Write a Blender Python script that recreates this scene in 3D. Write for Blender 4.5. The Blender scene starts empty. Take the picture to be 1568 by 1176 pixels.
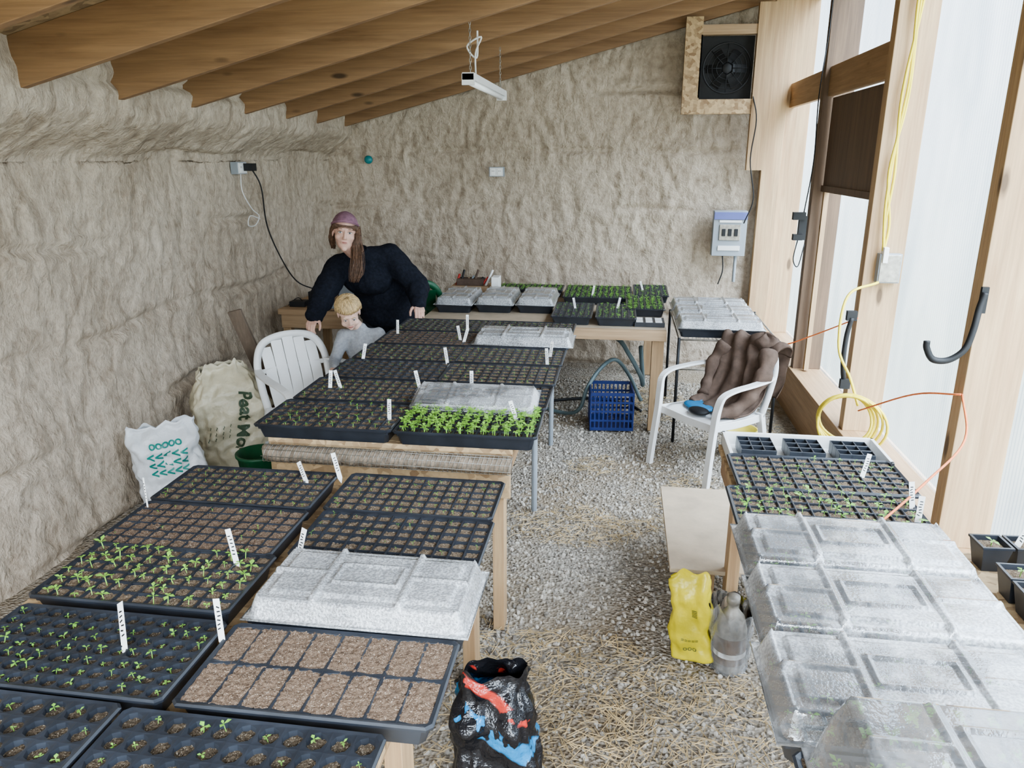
import bpy, bmesh, math, random
from mathutils import Vector, Matrix, noise, Euler
random.seed(7)
V=Vector
scene=bpy.context.scene
COL=scene.collection
def N3(x,y,z): return noise.noise(V((x,y,z)))

# ------------------------------------------------------------ materials
def newmat(name):
    m=bpy.data.materials.new(name); m.use_nodes=True
    nt=m.node_tree; b=nt.nodes['Principled BSDF']
    return m,nt,b
def coords(nt,scale=(1,1,1),kind='Object'):
    tc=nt.nodes.new('ShaderNodeTexCoord'); mp=nt.nodes.new('ShaderNodeMapping')
    mp.inputs['Scale'].default_value=scale
    nt.links.new(tc.outputs[kind],mp.inputs['Vector']); return mp.outputs['Vector']
def tnoise(nt,vec,scale,detail=4,rough=.55,dist=0):
    n=nt.nodes.new('ShaderNodeTexNoise'); n.inputs['Scale'].default_value=scale
    n.inputs['Detail'].default_value=detail; n.inputs['Roughness'].default_value=rough
    n.inputs['Distortion'].default_value=dist
    nt.links.new(vec,n.inputs['Vector']); return n.outputs['Fac']
def ramp(nt,fac,stops):
    r=nt.nodes.new('ShaderNodeValToRGB'); e=r.color_ramp.elements
    while len(e)<len(stops): e.new(.5)
    for i,(p,c) in enumerate(stops):
        e[i].position=p; e[i].color=(c[0],c[1],c[2],1)
    nt.links.new(fac,r.inputs['Fac']); return r.outputs['Color']
def mixc(nt,f,a,b,mode='MIX'):
    m=nt.nodes.new('ShaderNodeMix'); m.data_type='RGBA'; m.blend_type=mode
    if isinstance(f,(int,float)): m.inputs[0].default_value=f
    else: nt.links.new(f,m.inputs[0])
    for s,i in ((a,6),(b,7)):
        if isinstance(s,(tuple,list)): m.inputs[i].default_value=(s[0],s[1],s[2],1)
        else: nt.links.new(s,m.inputs[i])
    return m.outputs[2]
def math_(nt,op,a,b=None,clamp=False):
    n=nt.nodes.new('ShaderNodeMath'); n.operation=op; n.use_clamp=clamp
    for i,s in enumerate((a,b)):
        if s is None: continue
        if isinstance(s,(int,float)): n.inputs[i].default_value=s
        else: nt.links.new(s,n.inputs[i])
    return n.outputs[0]
def bump(nt,b,h,strength=.5,dist=.01):
    n=nt.nodes.new('ShaderNodeBump'); n.inputs['Strength'].default_value=strength
    n.inputs['Distance'].default_value=dist
    nt.links.new(h,n.inputs['Height']); nt.links.new(n.outputs['Normal'],b.inputs['Normal'])
    return n.outputs['Normal']
def simple(name,c,rough=.5,var=.15,scale=20,bs=0,bscale=None,metal=0,bd=.003,spec=None):
    m,nt,b=newmat(name); v=coords(nt)
    n=tnoise(nt,v,scale)
    lo=tuple(x*(1-var) for x in c); hi=tuple(min(1,x*(1+var)) for x in c)
    nt.links.new(ramp(nt,n,[(.3,lo),(.7,hi)]),b.inputs['Base Color'])
    b.inputs['Roughness'].default_value=rough; b.inputs['Metallic'].default_value=metal
    if spec is not None: b.inputs['Specular IOR Level'].default_value=spec
    if bs:
        bump(nt,b,tnoise(nt,v,bscale or scale*2,3),bs,bd)
    return m
def wood(name,axis,c1,c2,knots=True,rough=.6):
    m,nt,b=newmat(name)
    s=[13,13,13]; s[axis]=1.0
    v=coords(nt,tuple(s)); n=tnoise(nt,v,1.6,6,.6,.6)
    s2=[70,70,70]; s2[axis]=2.0
    v2=coords(nt,tuple(s2)); n2=tnoise(nt,v2,1.5,3)
    col=ramp(nt,n,[(.25,c1),(.75,c2)])
    g=ramp(nt,n2,[(.3,(.74,.74,.74)),(.7,(1.05,1.05,1.05))])
    col=mixc(nt,.7,col,g,'MULTIPLY')
    if knots:
        s3=[7,7,7]; s3[axis]=2.2
        v3=coords(nt,tuple(s3)); vo=nt.nodes.new('ShaderNodeTexVoronoi'); vo.inputs['Scale'].default_value=.9
        nt.links.new(v3,vo.inputs['Vector'])
        k=ramp(nt,vo.outputs['Distance'],[(.07,(1,1,1)),(.13,(0,0,0))])
        col=mixc(nt,k,col,tuple(x*.35 for x in c1))
    nt.links.new(col,b.inputs['Base Color']); b.inputs['Roughness'].default_value=rough
    bump(nt,b,n2,.25,.002)
    return m
WX=wood('rafter_wood',0,(.20,.112,.055),(.36,.222,.118)); WY=wood('wood_y',1,(.30,.18,.09),(.46,.30,.165)); WZ=wood('post_wood',2,(.37,.23,.125),(.55,.39,.225))
WZD=wood('dark_brown_wood',2,(.10,.062,.038),(.19,.12,.072),False)
WXL=wood('bench_wood',0,(.36,.23,.13),(.53,.38,.235))
def osb(name,c1,c2,sc=28):
    m,nt,b=newmat(name); v=coords(nt,(1,1.7,1.2))
    vo=nt.nodes.new('ShaderNodeTexVoronoi'); vo.inputs['Scale'].default_value=sc
    nt.links.new(v,vo.inputs['Vector'])
    sep=nt.nodes.new('ShaderNodeSeparateColor'); nt.links.new(vo.outputs['Color'],sep.inputs[0])
    c=ramp(nt,sep.outputs[0],[(.0,c1),(.55,c2),(1,tuple(x*1.25 for x in c2))])
    n=tnoise(nt,v,60,3)
    c=mixc(nt,.5,c,ramp(nt,n,[(.3,(.7,.7,.7)),(.7,(1,1,1))]),'MULTIPLY')
    nt.links.new(c,b.inputs['Base Color']); b.inputs['Roughness'].default_value=.75
    bump(nt,b,sep.outputs[0],.3,.002); return m
OSB=osb('osb_board',(.29,.185,.10),(.48,.345,.20),34)
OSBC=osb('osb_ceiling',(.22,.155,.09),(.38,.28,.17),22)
PLY=simple('plywood',(.47,.38,.28),.7,.15,9,.2,60)
def stucco():
    m,nt,b=newmat('earth_plaster'); v=coords(nt)
    n1=tnoise(nt,v,1.8,6,.6); n2=tnoise(nt,v,24,4,.6)
    vs=coords(nt,(1,1,.5)); n3=tnoise(nt,vs,12,4,.6,.8); n5=tnoise(nt,v,75,3,.6)
    c=ramp(nt,n1,[(.3,(.43,.362,.288)),(.7,(.555,.480,.395))])
    c=mixc(nt,.7,c,ramp(nt,n2,[(.32,(.72,.69,.66)),(.58,(1.03,1.03,1.02))]),'MULTIPLY')
    c=mixc(nt,.75,c,ramp(nt,n3,[(.32,(.72,.69,.66)),(.50,(1.03,1.03,1.03))]),'MULTIPLY')
    n4=tnoise(nt,v,150,2); c=mixc(nt,ramp(nt,n4,[(.67,(0,0,0)),(.72,(.5,.5,.5))]),c,(.64,.56,.45))
    nt.links.new(c,b.inputs['Base Color']); b.inputs['Roughness'].default_value=.95
    b.inputs['Specular IOR Level'].default_value=.15
    h=math_(nt,'ADD',math_(nt,'MULTIPLY',n3,1.4),n2); h=math_(nt,'ADD',h,math_(nt,'MULTIPLY',n5,.35))
    bump(nt,b,h,.65,.022); return m
STUC=stucco()
def gravelmat():
    m,nt,b=newmat('gravel_ground'); v=coords(nt)
    vo=nt.nodes.new('ShaderNodeTexVoronoi'); vo.inputs['Scale'].default_value=75; nt.links.new(v,vo.inputs['Vector'])
    sep=nt.nodes.new('ShaderNodeSeparateColor'); nt.links.new(vo.outputs['Color'],sep.inputs[0])
    c=ramp(nt,sep.outputs[0],[(0,(.20,.178,.15)),(.5,(.33,.298,.255)),(1,(.47,.432,.375))])
    n=tnoise(nt,v,1.8,5); c=mixc(nt,ramp(nt,n,[(.38,(0,0,0)),(.60,(.65,.65,.65))]),c,(.26,.20,.13))
    nt.links.new(c,b.inputs['Base Color']); b.inputs['Roughness'].default_value=.9
    bump(nt,b,vo.outputs['Distance'],.9,.012); b.inputs['Specular IOR Level'].default_value=.2
    return m
GRAV=gravelmat()
PEB=[simple('pebble_a',(.36,.33,.29),.85,.3,15),simple('pebble_b',(.24,.215,.185),.85,.3,15),simple('pebble_c',(.47,.435,.38),.85,.3,15)]
STRAW=simple('straw',(.43,.325,.18),.7,.4,8)
BLK=simple('black_plastic',(.024,.028,.036),.36,.3,12,spec=.6)
BLKM=simple('black_matte',(.012,.012,.013),.6,.3,12)
def soil(name,c1,c2,fleck):
    m,nt,b=newmat(name); v=coords(nt)
    n=tnoise(nt,v,150,4,.7); n2=tnoise(nt,v,330,2)
    c=ramp(nt,n,[(.3,c1),(.7,c2)])
    c=mixc(nt,ramp(nt,n2,[(.60,(0,0,0)),(.66,(1,1,1))]),c,fleck)
    nt.links.new(c,b.inputs['Base Color']); b.inputs['Roughness'].default_value=.95
    b.inputs['Specular IOR Level'].default_value=.1
    bump(nt,b,n,1,.006); return m
SOIL=soil('potting_soil',(.075,.052,.035),(.29,.22,.155),(.50,.43,.34))
SOILR=soil('coir_soil',(.09,.060,.042),(.28,.20,.145),(.48,.40,.32))
SOILD=soil('dark_soil',(.035,.026,.019),(.15,.115,.08),(.36,.31,.24))
GREEN=simple('seedling_green',(.17,.35,.06),.5,.35,60)
GREENB=simple('sprout_green',(.25,.48,.08),.5,.3,60)
GREEND=simple('dark_seedling_green',(.10,.20,.05),.5,.35,60)
WHITE=simple('white_plastic',(.72,.72,.71),.35,.04,6)
LABEL=simple('label_white',(.88,.88,.86),.4,.03,6)
def domemat(name,lo,hi,sc=12,bsc=200,bst=.5,rough=.12,edge=.35,base=.86):
    m,nt,b=newmat(name); v=coords(nt)
    b.inputs['Base Color'].default_value=(base,base*1.02,base*1.04,1); b.inputs['Roughness'].default_value=.5
    n=tnoise(nt,v,sc,3,.6); n2=tnoise(nt,v,bsc,2,.5)
    nrm=bump(nt,b,n2,bst,.003)
    tr=nt.nodes.new('ShaderNodeBsdfTransparent'); tr.inputs[0].default_value=(.94,.95,.96,1)
    lw=nt.nodes.new('ShaderNodeLayerWeight'); lw.inputs['Blend'].default_value=.35
    f=ramp(nt,n,[(.42,(lo,lo,lo)),(.58,(hi,hi,hi))])
    f2=mixc(nt,.45,f,ramp(nt,n2,[(.42,(0,0,0)),(.58,(1,1,1))]),'MULTIPLY')
    f3=math_(nt,'ADD',f2,math_(nt,'MULTIPLY',lw.outputs['Facing'],edge),True)
    mx=nt.nodes.new('ShaderNodeMixShader')
    nt.links.new(f3,mx.inputs[0]); nt.links.new(tr.outputs[0],mx.inputs[1]); nt.links.new(b.outputs[0],mx.inputs[2])
    gl=nt.nodes.new('ShaderNodeBsdfGlossy'); gl.inputs['Roughness'].default_value=rough; nt.links.new(nrm,gl.inputs['Normal'])
    fr=nt.nodes.new('ShaderNodeFresnel'); fr.inputs['IOR'].default_value=1.6
    m2=nt.nodes.new('ShaderNodeMixShader'); nt.links.new(math_(nt,'MULTIPLY',fr.outputs[0],1.6,True),m2.inputs[0])
    nt.links.new(mx.outputs[0],m2.inputs[1]); nt.links.new(gl.outputs[0],m2.inputs[2])
    nt.links.new(m2.outputs[0],nt.nodes['Material Output'].inputs['Surface']); return m
DOMEF=domemat('fogged_clear_plastic',.60,.84,9,170,.9,.2,.2,.60)
DOMEC=domemat('clear_plastic',.08,.50,6,150,.25,.08,.40,.82)
DOMET=domemat('clear_plastic_tall',.04,.18,6,90,.12,.06,.42,.82)
def polymat():
    m,nt,b=newmat('polycarbonate_sheet'); v=coords(nt)
    out=nt.nodes['Material Output']
    w=nt.nodes.new('ShaderNodeTexWave'); w.wave_type='BANDS'; w.bands_direction='Y'; w.inputs['Scale'].default_value=14
    nt.links.new(v,w.inputs['Vector'])
    tl=nt.nodes.new('ShaderNodeBsdfTranslucent'); tr=nt.nodes.new('ShaderNodeBsdfTransparent')
    col=ramp(nt,w.outputs['Fac'],[(0,(.78,.81,.85)),(.35,(.93,.95,.97)),(1,(.96,.97,.98))])
    n=tnoise(nt,coords(nt,(1,3,.7)),1.6,4,.6,.8)
    col=mixc(nt,1.0,col,ramp(nt,n,[(.3,(.84,.86,.88)),(.65,(1,1,1))]),'MULTIPLY')
    nt.links.new(col,tl.inputs[0]); nt.links.new(col,tr.inputs[0])
    gl=nt.nodes.new('ShaderNodeBsdfGlossy'); gl.inputs['Roughness'].default_value=.25
    m1=nt.nodes.new('ShaderNodeMixShader'); m1.inputs[0].default_value=.86
    nt.links.new(tl.outputs[0],m1.inputs[1]); nt.links.new(tr.outputs[0],m1.inputs[2])
    m2=nt.nodes.new('ShaderNodeMixShader'); m2.inputs[0].default_value=.04
    nt.links.new(m1.outputs[0],m2.inputs[1]); nt.links.new(gl.outputs[0],m2.inputs[2])
    nt.links.new(m2.outputs[0],out.inputs['Surface']); return m
POLY=polymat()
SKIN=simple('skin',(.62,.39,.31),.5,.06,30)
SKINB=simple('child_skin',(.68,.46,.37),.5,.06,30)
LIP=simple('lips',(.50,.22,.19),.45,.08,30)
EYEW=simple('eye_white',(.70,.68,.65),.3,.02,10); IRIS=simple('iris',(.06,.07,.08),.2,.1,50)
HAIRD=simple('brown_hair',(.13,.072,.043),.5,.5,70,.4,120); HAIRB=simple('blond_hair',(.50,.36,.19),.5,.35,70,.4,150)
BROW=simple('brow_hair',(.16,.095,.06),.7,.2,50)
SCARF=simple('mauve_headscarf',(.25,.135,.18),.85,.25,30,.5,60)
SWEAT=simple('navy_knit',(.013,.015,.023),.9,.4,60,.8,140,bd=.004,spec=.2)
TROU=simple('dark_trousers',(.02,.022,.03),.9,.3,30)
GREYS=simple('grey_marl_shirt',(.32,.33,.35),.9,.15,70,.4,120)
BROWNC=simple('brown_fleece',(.115,.082,.065),.95,.25,18,.5,70,spec=.1)
GREYM=simple('grey_metal_enclosure',(.28,.31,.34),.45,.05,6)
BLUEM=simple('blue_label',(.12,.14,.34),.5,.05,6)
YEL=simple('yellow_cord',(.72,.58,.06),.45,.1,10); ORG=simple('orange_twine',(.72,.20,.07),.6,.15,30)
BLUEC=simple('blue_crate_plastic',(.02,.035,.14),.45,.15,10); HOSE=simple('grey_green_hose',(.13,.18,.19),.45,.15,10)
GRNP=simple('green_plastic',(.010,.085,.035),.4,.15,10); TEAL=simple('teal_plastic',(.02,.22,.24),.4,.1,10)
GALV=simple('galvanised_wire',(.36,.34,.30),.4,.25,40,metal=.6)
MAT_BUR=simple('burlap_roll',(.24,.19,.14),.9,.4,50,.8,110)
BAGW=simple('white_bag_film',(.64,.66,.68),.35,.08,8,.6,14,bd=.02); BAGC=simple('cream_bag_film',(.54,.49,.36),.4,.18,6,.6,14,bd=.025)
BAGT=simple('bag_green_print',(.05,.08,.045),.5,.1,10); BAGY=simple('yellow_bag_film',(.62,.52,.04),.35,.25,8,.5,20,bd=.012)
BAGG=simple('dull_bag_film',(.24,.22,.19),.4,.6,14,.5,20,bd=.012); BAGB=simple('brown_label',(.12,.07,.04),.5,.2,20)
TEALP=simple('aqua_print',(.02,.24,.20),.4,.1,8); BLU=simple('blue_cloth',(.03,.18,.36),.5,.1,8); RED=simple('red_handle',(.45,.05,.04),.4,.1,8)
PAIL=simple('yellow_pail_plastic',(.55,.45,.08),.5)
def compost_film():
    m,nt,b=newmat('black_printed_bag_film'); v=coords(nt)
    sp=nt.nodes.new('ShaderNodeSeparateXYZ'); nt.links.new(v,sp.inputs[0])
    n=tnoise(nt,v,6,3,.6); z=math_(nt,'ADD',sp.outputs['Z'],math_(nt,'MULTIPLY',sp.outputs['X'],.7)); z=math_(nt,'ADD',z,math_(nt,'MULTIPLY',n,.08))
    k=(.012,.012,.014)
    c=ramp(nt,z,[(.0,k),(.36,k),(.365,(.02,.20,.42)),(.42,(.02,.20,.42)),(.425,k),(.47,k),(.475,(.45,.05,.035)),(.500,(.45,.05,.035)),(.505,k)])
    c2=mixc(nt,ramp(nt,tnoise(nt,v,11,3,.6),[(.50,(0,0,0)),(.52,(1,1,1))]),k,c)
    nt.links.new(c2,b.inputs['Base Color']); b.inputs['Roughness'].default_value=.22
    bump(nt,b,tnoise(nt,v,15,4,.6),.9,.02); return m
BAGK=compost_film()

# ------------------------------------------------------------ mesh builder
def cat(pts,n=6,closed=False):
    pts=[V(p) for p in pts]; out=[]; L=len(pts)
    rng=range(L) if closed else range(L-1)
    for i in rng:
        p1=pts[i]; p2=pts[(i+1)%L]
        p0=pts[i-1] if (i>0 or closed) else p1*2-p2
        p3=pts[(i+2)%L] if (i+2<L or closed) else p2*2-p1
        for k in range(n):
            t=k/n
            out.append(.5*((2*p1)+(p2-p0)*t+(2*p0-5*p1+4*p2-p3)*t*t+(3*p1-p0-3*p2+p3)*t**3))
    if not closed: out.append(pts[-1])
    return out
class MB:
    def __init__(s): s.v=[];s.f=[];s.mi=[];s.sm=[];s.mats=[]
    def add(s,vs,fs,mat,smooth=False):
        if mat not in s.mats: s.mats.append(mat)
        k=s.mats.index(mat); o=len(s.v); s.v.extend([tuple(v) for v in vs])
        for f in fs: s.f.append(tuple(o+i for i in f)); s.mi.append(k); s.sm.append(smooth)
    def box(s,c,size,mat,rot=None):
        hx,hy,hz=size[0]/2,size[1]/2,size[2]/2
        vs=[V((x,y,z)) for x in(-hx,hx) for y in(-hy,hy) for z in(-hz,hz)]
        if rot is not None:
            R=rot if isinstance(rot,Matrix) else Euler(rot).to_matrix()
            vs=[R@v for v in vs]
        c=V(c); s.add([v+c for v in vs],[(0,1,3,2),(4,6,7,5),(0,4,5,1),(2,3,7,6),(0,2,6,4),(1,5,7,3)],mat)
    def bx(s,x0,x1,y0,y1,z0,z1,mat): s.box(((x0+x1)/2,(y0+y1)/2,(z0+z1)/2),(x1-x0,y1-y0,z1-z0),mat)
    def sweep(s,pts,prof,mat,scales=None,side=None,closed=False,smooth=True):
        pts=[V(p) for p in pts]; n=len(pts); m=len(prof); vs=[];fs=[]
        prev=None
        for i,p in enumerate(pts):
            if closed: t=pts[(i+1)%n]-pts[i-1]
            else: t=pts[min(i+1,n-1)]-pts[max(i-1,0)]
            if t.length<1e-9: t=V((0,0,1))
            t.normalize()
            if side is not None: a=V(side)-t*V(side).dot(t)
            elif prev is None:
                h=V((0,0,1)) if abs(t.z)<.9 else V((1,0,0)); a=t.cross(h)
            else: a=prev-t*prev.dot(t)
            if a.length<1e-6: a=t.orthogonal()
            a.normalize(); prev=a; b=t.cross(a)
            sc=(1,1) if scales is None else scales[i]
            if isinstance(sc,(int,float)): sc=(sc,sc)
            for (x,y) in prof: vs.append(p+a*x*sc[0]+b*y*sc[1])
        rr=range(n) if closed else range(n-1)
        for i in rr:
            j=(i+1)%n
            for k in range(m):
                l=(k+1)%m; fs.append((i*m+k,i*m+l,j*m+l,j*m+k))
        if not closed:
            fs.append(tuple(range(m))[::-1]); fs.append(tuple((n-1)*m+k for k in range(m)))
        s.add(vs,fs,mat,smooth)
    def tube(s,pts,r,mat,seg=8,closed=False):
        prof=[(math.cos(2*math.pi*k/seg),math.sin(2*math.pi*k/seg)) for k in range(seg)]
        n=len(pts)
        sc=[r]*n if isinstance(r,(int,float)) else r
        s.sweep(pts,prof,mat,sc,None,closed,True)
    def ribbon(s,pts,ws,ts,mat,side):
        n=len(pts)
        if isinstance(ws,(int,float)): ws=[ws]*n
        if isinstance(ts,(int,float)): ts=[ts]*n
        c=.7
        prof=[(.5,.5*c),(.5*.9,.5),(-.5*.9,.5),(-.5,.5*c),(-.5,-.5*c),(-.5*.9,-.5),(.5*.9,-.5),(.5,-.5*c)]
        s.sweep(pts,prof,mat,[(ws[i],ts[i]) for i in range(n)],side,False,False)
    def lathe(s,prof,mat,o=(0,0,0),seg=24,smooth=True,R=None,capb=True):
        o=V(o); vs=[];fs=[];n=len(prof)
        for (r,z) in prof:
            for k in range(seg):
                a=2*math.pi*k/seg; p=V((r*math.cos(a),r*math.sin(a),z))
                if R: p=R@p
                vs.append(p+o)
        for i in range(n-1):
            for k in range(seg):
                l=(k+1)%seg; fs.append((i*seg+k,i*seg+l,(i+1)*seg+l,(i+1)*seg+k))
        if capb: fs.append(tuple(range(seg))[::-1]); fs.append(tuple((n-1)*seg+k for k in range(seg)))
        s.add(vs,fs,mat,smooth)
    def ell(s,c,r,mat,R=None,seg=16,rings=10,fn=None):
        if isinstance(r,(int,float)): r=(r,r,r)
        c=V(c); vs=[];fs=[]
        for i in range(1,rings):
            ph=math.pi*i/rings
            for k in range(seg):
                a=2*math.pi*k/seg; p=V((r[0]*math.sin(ph)*math.cos(a),r[1]*math.sin(ph)*math.sin(a),r[2]*math.cos(ph)))
                if R: p=R@p
                vs.append(p+c)
        top=V((0,0,r[2]));bot=V((0,0,-r[2]))
        if R: top=R@top;bot=R@bot
        vs.append(top+c);vs.append(bot+c);T=len(vs)-2;B=T+1
        for k in range(seg):
            l=(k+1)%seg; fs.append((T,k,l)); fs.append((B,(rings-2)*seg+l,(rings-2)*seg+k))
            for i in range(rings-2): fs.append((i*seg+k,(i+1)*seg+k,(i+1)*seg+l,i*seg+l))
        s.add(vs,fs,mat,True)
    def cap(s,p0,r0,p1,r1,mat,seg=14):
        p0=V(p0);p1=V(p1); d=(p1-p0); L=d.length
        if L<1e-6: return s.ell(p0,r0,mat)
        d.normalize(); R=d.to_track_quat('Z','Y').to_matrix()
        prof=[]
        for i in range(1,6): a=math.pi/2*i/5; prof.append((r0*math.sin(a),-r0*math.cos(a)))
        for i in range(0,5): a=math.pi/2*i/5; prof.append((r1*math.cos(a),L+r1*math.sin(a)))
        prof=[(r0*.02,-r0)]+prof+[(r1*.02,L+r1)]
        s.lathe(prof,mat,p0,seg,True,R)
    def surf(s,fn,nu,nv,mat,off=None,smooth=True):
        vs=[V(fn(i/nu,j/nv)) for j in range(nv+1) for i in range(nu+1)]; w=nu+1
        fs=[(j*w+i,j*w+i+1,(j+1)*w+i+1,(j+1)*w+i) for j in range(nv) for i in range(nu)]
        if off is not None:
            o=len(vs); off=V(off); vs+= [v+off for v in vs[:o]]
            fs+= [tuple(o+x for x in f[::-1]) for f in fs]
            for i in range(nu): fs.append((i+1,i,o+i,o+i+1)); a=nv*w+i; fs.append((a,a+1,o+a+1,o+a))
            for j in range(nv): a=j*w;b=(j+1)*w; fs.append((a,b,o+b,o+a)); a+=nu;b+=nu; fs.append((b,a,o+a,o+b))
        s.add(vs,fs,mat,smooth)
    def mesh(s,name):
        me=bpy.data.meshes.new(name); me.from_pydata(s.v,[],s.f)
        for m in s.mats: me.materials.append(m)
        me.polygons.foreach_set('material_index',s.mi); me.polygons.foreach_set('use_smooth',s.sm)
        me.update(); return me
    def build(s,name,loc=(0,0,0),rot=(0,0,0),parent=None,bevel=0,scale=(1,1,1)):
        return place(s.mesh(name),name,loc,rot,parent,bevel,scale)
def place(me,name,loc=(0,0,0),rot=(0,0,0),parent=None,bevel=0,scale=(1,1,1)):
    o=bpy.data.objects.new(name,me); COL.objects.link(o)
    o.location=loc; o.rotation_euler=rot; o.scale=scale
    if parent: o.parent=parent
    if bevel:
        b=o.modifiers.new('bevel','BEVEL'); b.width=bevel; b.segments=2; b.limit_method='ANGLE'
    return o
def empty(name,loc=(0,0,0),rot=(0,0,0)):
    o=bpy.data.objects.new(name,None); COL.objects.link(o); o.location=loc; o.rotation_euler=rot; o.empty_display_size=.1; return o
def blob(mb,name,mat,voxel,smooth=4,parent=None,disp=None,loc=(0,0,0)):
    me=mb.mesh(name+'_src'); o=bpy.data.objects.new(name+'_src',me); COL.objects.link(o)
    r=o.modifiers.new('r','REMESH'); r.mode='VOXEL'; r.voxel_size=voxel; r.use_smooth_shade=True
    if smooth: sm=o.modifiers.new('s','SMOOTH'); sm.factor=.5; sm.iterations=smooth
    dg=bpy.context.evaluated_depsgraph_get(); dg.update()
    m2=bpy.data.meshes.new_from_object(o.evaluated_get(dg)); m2.name=name
    bpy.data.objects.remove(o)
    m2.materials.clear(); m2.materials.append(mat)
    for p in m2.polygons: p.use_smooth=True; p.material_index=0
    if disp:
        ns=[v.normal.copy() for v in m2.vertices]
        for v,n in zip(m2.vertices,ns): v.co=v.co+n*disp(v.co)
        m2.update()
    return place(m2,name,loc,(0,0,0),parent)

# ------------------------------------------------------------ room shell
SL=.256; ANG=math.atan(SL)
def rz(x): return 2.09+SL*(x+2.35)      # underside of rafters
RD=.19
YB=6.75; XL=-2.66
def sd(p,q,seed=0):
    w=N3(p*3+seed,q*3,7)*.16
    d=.045*N3(p*.7+seed,q*.9,1)+.026*N3(p*2.0,q*1.6+seed,3)
    r=1-abs(N3((p+w)*6,q*3.0,5+seed))*2.2; d+=.008*r
    d+=.014*N3((p+w)*11,q*6.5,9+seed)+.009*N3((p+w*.5)*24,q*14,2+seed)
    row=(q+.06*N3(p*1.3,q*.5,seed+4))/.47; fr=row-math.floor(row); dd=min(fr,1-fr)*.47
    g=max(0,N3(p*1.1,math.floor(row+.5)*3.7,seed+2)+.25)
    d-=.045*g*math.exp(-(dd/.020)**2)
    d+=.020*g*math.exp(-((dd-.05)/.03)**2)
    return d
def left_profile(t):
    base=.10*max(0,1-t/.9)
    if t<1.80: return (XL+base,t,V((1,0,0)))
    if t<2.20:
        k=(t-1.80)/.40; k2=k*k*(3-2*k); return (XL+.27*k2,1.80+.24*k,V((.75,0,-.65)).normalized())
    return (XL+.27,2.04+(t-2.20),V((1,0,0)))
mb=MB()
Y0=-1.3
def fl(u,v):
    y=Y0+(YB+.12-Y0)*u; t=-.08+v*2.80; x,z,n=left_profile(t)
    return V((x,y,z))+n*sd(y,t,0)
mb.surf(fl,420,140,STUC); mb.build('wall_left')
mb=MB()
def fb(u,v):
    x=-2.85+u*(1.30+2.85); z=-.08+v*(rz(x)+RD+.13)
    k=max(0,min(1,(x-.95)/.2))
    return V((x,YB-sd(x,z,20)*(1-.7*k),z))
mb.surf(fb,240,175,STUC); mb.build('wall_back')
mb=MB()
def fc(u,v):
    x=-2.9+u*4.5; y=Y0-.1+v*(YB+.35-Y0); return V((x,y,rz(x)+RD/math.cos(ANG)))
mb.surf(fc,4,4,OSBC,off=(0,0,.02),smooth=False); mb.build('ceiling')
mb=MB()
y=6.62; ys=[]
while y>Y0: ys.append(y); y-=.62
for y in ys:
    L=4.15/math.cos(ANG); xc=-.55
    c=V((xc,y,rz(xc)+RD/2/math.cos(ANG)))
    mb.box(c,(L,.040,RD),WX,(0,-ANG,0))
mb.build('ceiling_rafters',bevel=.003)
mb=MB()
mb.surf(lambda u,v:V((-2.9+u*4.4,Y0-.1+v*8.3,.012*N3((-2.9+u*4.4)*1.3,(v*8.3)*1.3,0)-.004)),60,110,GRAV); mb.build('floor')
def ico():
    b=bmesh.new(); bmesh.ops.create_icosphere(b,subdivisions=1,radius=1); vs=[v.co.copy() for v in b.verts]; fs=[tuple(v.index for v in f.verts) for f in b.faces]; b.free(); return vs,fs
IV,IF=ico()
mb=MB()
for i in range(13000):
    x=random.uniform(-.55,1.15); y=random.uniform(1.2,6.2)
    if random.random()<.1: x=random.uniform(-2.4,-.5)
    r=random.uniform(.004,.012); R=Euler((random.random()*6,random.random()*6,random.random()*6)).to_matrix()
    s=V((r*random.uniform(.8,1.4),r*random.uniform(.7,1.2),r*random.uniform(.5,.8)))
    z=.012*N3(x*1.3,(y-Y0+.1)*1.3,0)-.004+r*.3
    mb.add([R@V((v.x*s.x,v.y*s.y,v.z*s.z))+V((x,y,z)) for v in IV],IF,random.choice(PEB))
mb.build('loose_gravel')
mb=MB()
for i in range(16000):
    y=1.0+5*random.random()**2.0; x=random.gauss(.1,.45) if random.random()<.6 else random.uniform(-.5,1.15)
    if x>1.15 or x<-1.3: continue
    if N3(x*1.5,y*1.2,3)<-.18+ .12*(y-2.3): continue
    a=random.random()*math.pi; L=random.uniform(.015,.085); w=random.uniform(.0009,.0019)
    d=V((math.cos(a),math.sin(a),random.uniform(-.1,.1)))*L/2; n=V((-math.sin(a),math.cos(a),0))*w
    c=V((x,y,.012+random.random()*.01))
    mb.add([c-d-n,c+d-n,c+d+n,c-d+n,c+V((0,0,.003))],[(0,1,4),(1,2,4),(2,3,4),(3,0,4)],STRAW)
mb.build('scattered_straw')
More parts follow.
